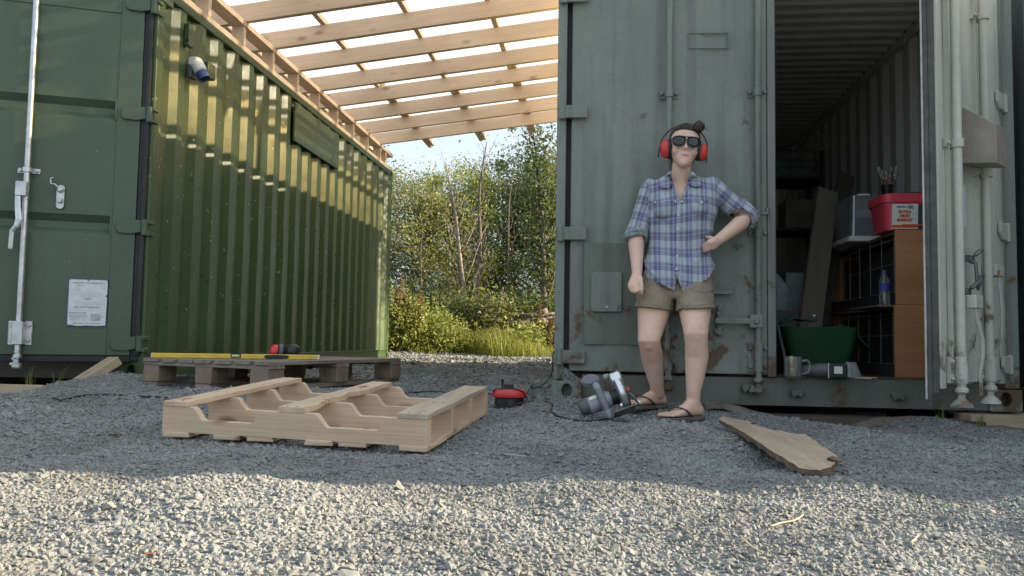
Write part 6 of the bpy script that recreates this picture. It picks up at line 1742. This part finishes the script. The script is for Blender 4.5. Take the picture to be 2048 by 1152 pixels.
def tree(label, x, y, h, rx, mat, n, trunk_r=.06, crown_z=.12, leaf=.052, seed=0, group='trees of the thicket', name='bushy_tree', clumps=60, barkmat=None):
    r = np.random.default_rng(seed); z0 = g1(x, y)
    T = thing(name, label, 'tree', (x, y, z0 - .05), None, group)
    tops = []
    mb = MB(); rr_ = random.Random(seed)
    tip = Vector((x + rr_.uniform(-.3, .3), y + rr_.uniform(-.3, .3), z0 + h * .92))
    ctrl = [Vector((x, y, z0 - .08)), lerp(Vector((x, y, z0)), tip, .33) + Vector((rr_.uniform(-.15, .15), 0, 0)), lerp(Vector((x, y, z0)), tip, .66) + Vector((rr_.uniform(-.2, .2), 0, 0)), tip]
    P_ = catmull(ctrl, 6); mb.tube(P_, [trunk_r * (1 - .8 * i / (len(P_) - 1)) for i in range(len(P_))], 8)
    cs = []
    for k in range(clumps):
        t = crown_z + (1 - crown_z) * r.random() ** .8
        wid = rx * (math.sin(math.pi * min(1, max(.06, (t - crown_z * .5) / (1.08 - crown_z * .5)))) ** .6)
        a = r.uniform(0, 6.283); q = wid * math.sqrt(r.uniform(.15, 1.15))
        cs.append((x + q * math.cos(a), y + q * math.sin(a) * .8, z0 + h * t + r.normal() * .12))
        if k % 3 == 0:
            b0 = P_[max(1, min(len(P_) - 2, int(len(P_) * t * .75)))]; e = Vector(cs[-1])
            mb.tube([b0, lerp(b0, e, .5) + Vector((0, 0, .1)), e], [trunk_r * .35, trunk_r * .22, .006], 5)
    mb.obj('trunk', barkmat or M_BARK, T, smooth=True)
    cs = np.array(cs); w = r.uniform(.4, 1.6, len(cs)); w /= w.sum()
    n = int(n * 1.9); idx = r.choice(len(cs), n, p=w)
    sp = r.uniform(.10, .30, len(cs))[idx] * (rx ** .5)
    off = r.normal(size=(n, 3)) * sp[:, None] * np.array([1, 1, .8])
    o = leaves('crown', cs[idx] + off, leaf * np.exp(r.normal(0, .25, n)), mat, T)
    return T
TX = [
 ('pale olive bushy tree at the left end of the thicket beside the olive container', -3.75, 16.2, 3.3, 1.0, M_LEAF1, 9000),
 ('yellowish bushy tree left of the bare pale snag', -2.95, 16.8, 3.55, 1.0, M_LEAF3, 9000),
 ('round-headed olive tree behind the bare pale snag', -2.2, 17.6, 3.7, 1.05, M_LEAF1, 9500),
 ('deep green tree in the middle of the thicket behind the taller snag', -1.35, 17.4, 4.1, 1.1, M_LEAF2, 11000),
 ('olive tree right of the taller bare snag', -.55, 17.2, 3.6, 1.0, M_LEAF1, 9500),
 ('dark tree at the right end of the thicket next to the grey-green container', .35, 17.8, 4.9, 1.2, M_LEAF2, 10000),
 ('low yellow-green bush at the foot of the leafy tall tree', -.42, 15.4, 1.9, .62, M_LEAF3, 6500),
 ('tall dense tree hidden behind the olive container end', -5.4, 17.2, 3.9, 1.3, M_LEAF2, 7000),
 ('tall tree standing behind the grey-green container', 1.9, 17.2, 4.6, 1.4, M_LEAF1, 7000),
 ('unseen slim tree added behind the grey-green container to shade the olive wall end', 1.25, 11.45, 4.4, .75, M_LEAF1, 6000),  # added out of view; its crown keeps sun off the olive container's far end
 ('deep green tree farther back between the two bare snags', -2.5, 20.5, 4.2, 1.4, M_LEAF2, 9000),
 ('deep green tree farther back at left above the pale bushes', -4.6, 20.5, 4.0, 1.4, M_LEAF2, 8000),
 ('deep green tree farther back at right of centre', -.4, 20.8, 4.9, 1.4, M_LEAF2, 9000),
]
for i, (lb_, x, y, h, rx, mt, n) in enumerate(TX): tree(lb_, x, y, h, rx, mt, n, seed=20 + i, clumps=70, crown_z=.45 if y < 12 else .12)

def bare(label, base, top_, lean, r0, mat, seed, twigs=26, leafn=0, leafm=None, spread=.55, group=None):
    rr_ = random.Random(seed); b = Vector(base)
    T = thing('bare_tree', label, 'tree', b - Vector((0, 0, .05)), None, group)
    mb = MB(); h = top_ - b.z
    ctrl = [b - Vector((0, 0, .06))] + [b + Vector((lean * t + rr_.uniform(-.06, .06), rr_.uniform(-.05, .05), h * t)) for t in (.25, .5, .75, 1.0)]
    P_ = catmull(ctrl, 6); n = len(P_)
    mb.tube(P_, [r0 * (1 - .86 * i / (n - 1)) for i in range(n)], 9)
    ends = []
    for k in range(twigs):
        i = int(n * (.22 + .74 * k / twigs)); i = min(n - 2, i); p = P_[i]
        a = rr_.uniform(-.6, .6) + (math.pi if k % 2 else 0); L_ = spread * (1.25 - i / n) * rr_.uniform(.5, 1.3)
        d_ = Vector((math.cos(a), .5 * math.sin(a), rr_.uniform(1.0, 2.6))).normalized()
        q1 = p + d_ * L_ * .5 + Vector((0, 0, -.02)); q2 = p + d_ * L_ + Vector((rr_.uniform(-.08, .08), 0, .1))
        rb = r0 * (1 - .86 * i / n) * .5
        mb.tube([p, q1, q2], [rb, rb * .6, .003], 5); ends += [q1, q2]
        for m_ in range(2):
            s_ = lerp(p, q2, rr_.uniform(.4, .9)); e = s_ + Vector((rr_.uniform(-.2, .2), rr_.uniform(-.1, .1), rr_.uniform(.02, .25)))
            mb.tube([s_, lerp(s_, e, .5), e], [rb * .4, rb * .3, .0025], 4); ends.append(e)
    mb.obj('trunk', mat, T, smooth=True)
    if leafn:
        E_ = np.array([list(e) for e in ends if e.z > b.z + h * .3]); idx = RNG.integers(0, len(E_), leafn)
        leaves('crown', E_[idx] + RNG.normal(size=(leafn, 3)) * .14, .07 * np.exp(RNG.normal(0, .2, leafn)), leafm, T)
    return T
def gpt(px, Y): p = at(px, 640, Y); return (p.x, p.y, g1(p.x, p.y))
bare('pale dead tree with a leaning peeled trunk left of the taller snag', gpt(948, 14.4), at(893, 322, 14.4).z, at(896, 322, 14.4).x - gpt(948, 14.4)[0], .055, M_BARKP, 3, 22, spread=.75)
bare('taller bare grey snag in the middle rising above the thicket', gpt(957, 15.0), at(960, 282, 15.0).z, .04, .06, M_BARK, 4, 26, spread=.6)
bare('tall leaning tree with sparse leafy top beside the grey-green container', gpt(1092, 14.2), at(1066, 262, 14.2).z, at(1072, 262, 14.2).x - gpt(1092, 14.2)[0], .075, M_BARK, 5, 30, 2600, M_LEAF2, .75)
bare('thin dark bare stem standing among the pale bushes at left', gpt(845, 14.6), at(845, 420, 14.6).z, .0, .022, M_BARK, 8, 10, spread=.35)
bare('slender bare sapling between the taller snag and the leaning tree', gpt(1012, 15.2), at(1020, 300, 15.2).z, .12, .03, M_BARK, 9, 16, spread=.5)

def shrub(label, px, Y, h, rx, mat, n, leaf=.05, seed=0, name='shrub', group='undergrowth shrubs below the trees'):
    p = at(px, 660, Y); x, y = p.x, p.y; z0 = g1(x, y); r = np.random.default_rng(seed)
    T = thing(name, label, 'shrub', (x, y, z0 - .03), None, group)
    mb = MB(); cs = []
    for k in range(16):
        a = r.uniform(0, 6.283); q = rx * math.sqrt(r.random()); e = Vector((x + q * math.cos(a), y + q * math.sin(a) * .7, z0 + h * r.uniform(.55, 1.0)))
        b0 = Vector((x + q * .4 * math.cos(a), y + q * .3 * math.sin(a), z0 - .03)); mb.tube([b0, lerp(b0, e, .5) + Vector((0, 0, .04)), e], [.009, .007, .003], 5)
        for t in np.linspace(.25, 1, 7): cs.append(lerp(b0, e, t))
    mb.obj('stem', M_BARK, T, smooth=True)
    cs = np.array([list(c_) for c_ in cs]); idx = r.integers(0, len(cs), n)
    leaves('foliage', cs[idx] + r.normal(size=(n, 3)) * np.array([.09, .09, .07]) * (1 + rx), leaf * np.exp(r.normal(0, .3, n)), mat, T, .42, .1)
    return T
for i, a in enumerate((('dark leafy shrub behind the rusty docks at left', 830, 14.3, 1.25, .5, M_LEAF2, 4200), ('dark leafy shrub at the foot of the thin dark stem', 868, 14.1, 1.05, .45, M_LEAF2, 3800), ('grey-green weedy shrub left of the dead tree foot', 905, 13.9, .95, .45, M_LEAF1, 3800),
    ('tall weedy shrub right under the pale dead tree', 950, 13.7, 1.05, .42, M_LEAF2, 4000), ('pale weedy shrub in the middle of the undergrowth', 985, 13.6, 1.0, .42, M_LEAF1, 4000), ('dark weedy shrub over the left end of the log pile', 1020, 13.9, .95, .42, M_LEAF2, 3800),
    ('dark shrub behind the log pile', 1060, 14.3, 1.1, .5, M_LEAF2, 4200), ('dark shrub behind the log pile by the grey-green container', 1105, 14.2, 1.05, .5, M_LEAF2, 3600), ('dark shrub hidden behind the olive container corner', 755, 14.2, 1.1, .5, M_LEAF2, 2600), ('low dark bramble shrub in front of the pale snag', 925, 13.5, .7, .36, M_LEAF2, 3000))):
    shrub(*a, seed=60 + i)
# bright weeds and docks at left
for i, (lb_, px, Y, h, rx, n) in enumerate((('bright yellow-green weed clump against the olive container end', 790, 12.6, .95, .22, 4200), ('bright sunlit weed clump right of the container end', 822, 12.7, .75, .24, 4200), ('bright weed clump sprawling onto the gravel edge', 858, 12.8, .62, .28, 3600), ('low bright weed clump in the middle of the verge', 898, 13.0, .42, .28, 2600), ('dry brownish weed clump at the right of the verge', 1045, 13.1, .45, .34, 3000))):
    shrub(lb_, px, Y, h, rx, M_LEAF3, n, .05, 90 + i, 'weed_clump', 'sunlit weeds along the gravel edge')
def dock(label, px, pyt, Y, seed):
    rr_ = random.Random(seed); top_ = at(px, pyt, Y); x, y = top_.x, top_.y; z0 = g1(x, y)
    T = thing('dock_plant', label, 'plant', (x, y, z0 - .02), None, 'rusty dock seed heads in the weeds')
    st_ = MB(); cen = []
    for k in range(3):
        e = Vector((x + rr_.uniform(-.07, .07), y + rr_.uniform(-.05, .05), top_.z - .12 * k)); b0 = Vector((x, y, z0 - .02))
        st_.tube([b0, lerp(b0, e, .5), e], [.008, .006, .003], 5)
        for j in range(200):
            t = rr_.uniform(.62, 1.0); p = lerp(b0, e, t); w = .05 * (1.12 - t)
            cen.append([p.x + rr_.gauss(0, w), p.y + rr_.gauss(0, w), p.z + rr_.gauss(0, .02)])
    st_.obj('stem', M_DOCK, T); leaves('seed_head', np.array(cen), .02, M_DOCK, T, .9)
for i, (lb_, px, pyt, Y) in enumerate((('tallest rusty dock by the olive container end', 797, 548, 12.5), ('rusty dock just right of the tallest dock', 810, 562, 12.55), ('leaning rusty dock near the left weeds', 832, 580, 12.6), ('rusty dock at the right of the left weeds', 848, 590, 12.7), ('shorter reddish dock between the left weeds', 822, 598, 12.6), ('lone rusty dock in front of the log pile', 1079, 600, 13.3), ('rusty dock beside the grey-green container', 1102, 628, 13.0))):
    dock(lb_, px, pyt, Y, i)
# verge grass
n = 26000
gx_ = RNG.uniform(-5.5, 2.5, n); gy_ = RNG.uniform(12.3, 15.2, n)
edge = 12.55 + .25 * np.sin(gx_ * 2.1) + .15 * np.sin(gx_ * 5.3)
k = gy_ > edge + RNG.exponential(.05, n) - .12
gx_, gy_ = gx_[k], gy_[k]; n = len(gx_); gzv = gz(gx_, gy_)
hh = RNG.uniform(.10, .34, n) * (1 + .6 * np.sin(gx_ * 3 + gy_)) .clip(.5, 1.6); a = RNG.uniform(0, 6.283, n); ln = hh * RNG.uniform(.1, .7, n); w = .0045
b = np.stack([gx_, gy_, gzv - .01], 1); s = np.stack([-np.sin(a), np.cos(a), 0 * a], 1) * w
m1 = b + np.stack([np.cos(a) * ln * .35, np.sin(a) * ln * .35, hh * .6], 1); t_ = b + np.stack([np.cos(a) * ln, np.sin(a) * ln, hh], 1)
V = np.stack([b - s, b + s, m1 + s * .8, m1 - s * .8, t_], 1).reshape(-1, 3)
i5 = np.arange(n) * 5
tri = np.concatenate([np.stack([i5, i5 + 1, i5 + 2], 1), np.stack([i5, i5 + 2, i5 + 3], 1), np.stack([i5 + 3, i5 + 2, i5 + 4], 1)]).ravel()
o = link('verge_grass', fast_mesh('verge_grass', V, 3, tri), M_GRASSV, None)
tag(o, 'bright sunlit grass along the edge of the gravel', None, None, 'stuff')
# log pile
LP_ = thing('log_pile', 'pile of thin grey logs and branches in the undergrowth at right', 'log pile', gpt(1045, 13.7))
for k in range(12):
    a_ = at(1000 + random.uniform(0, 25), 630 + random.uniform(0, 18), 13.6 + random.uniform(-.2, .25)); b_2 = at(1070 + random.uniform(0, 45), 620 + random.uniform(0, 26), 13.6 + random.uniform(-.2, .25))
    MB().tube(catmull([a_, lerp(a_, b_2, .5) + Vector((0, 0, random.uniform(-.03, .04))), b_2], 4), random.uniform(.018, .04), 8).obj('log', M_BARK if k % 3 else M_BARKP, LP_, smooth=True)
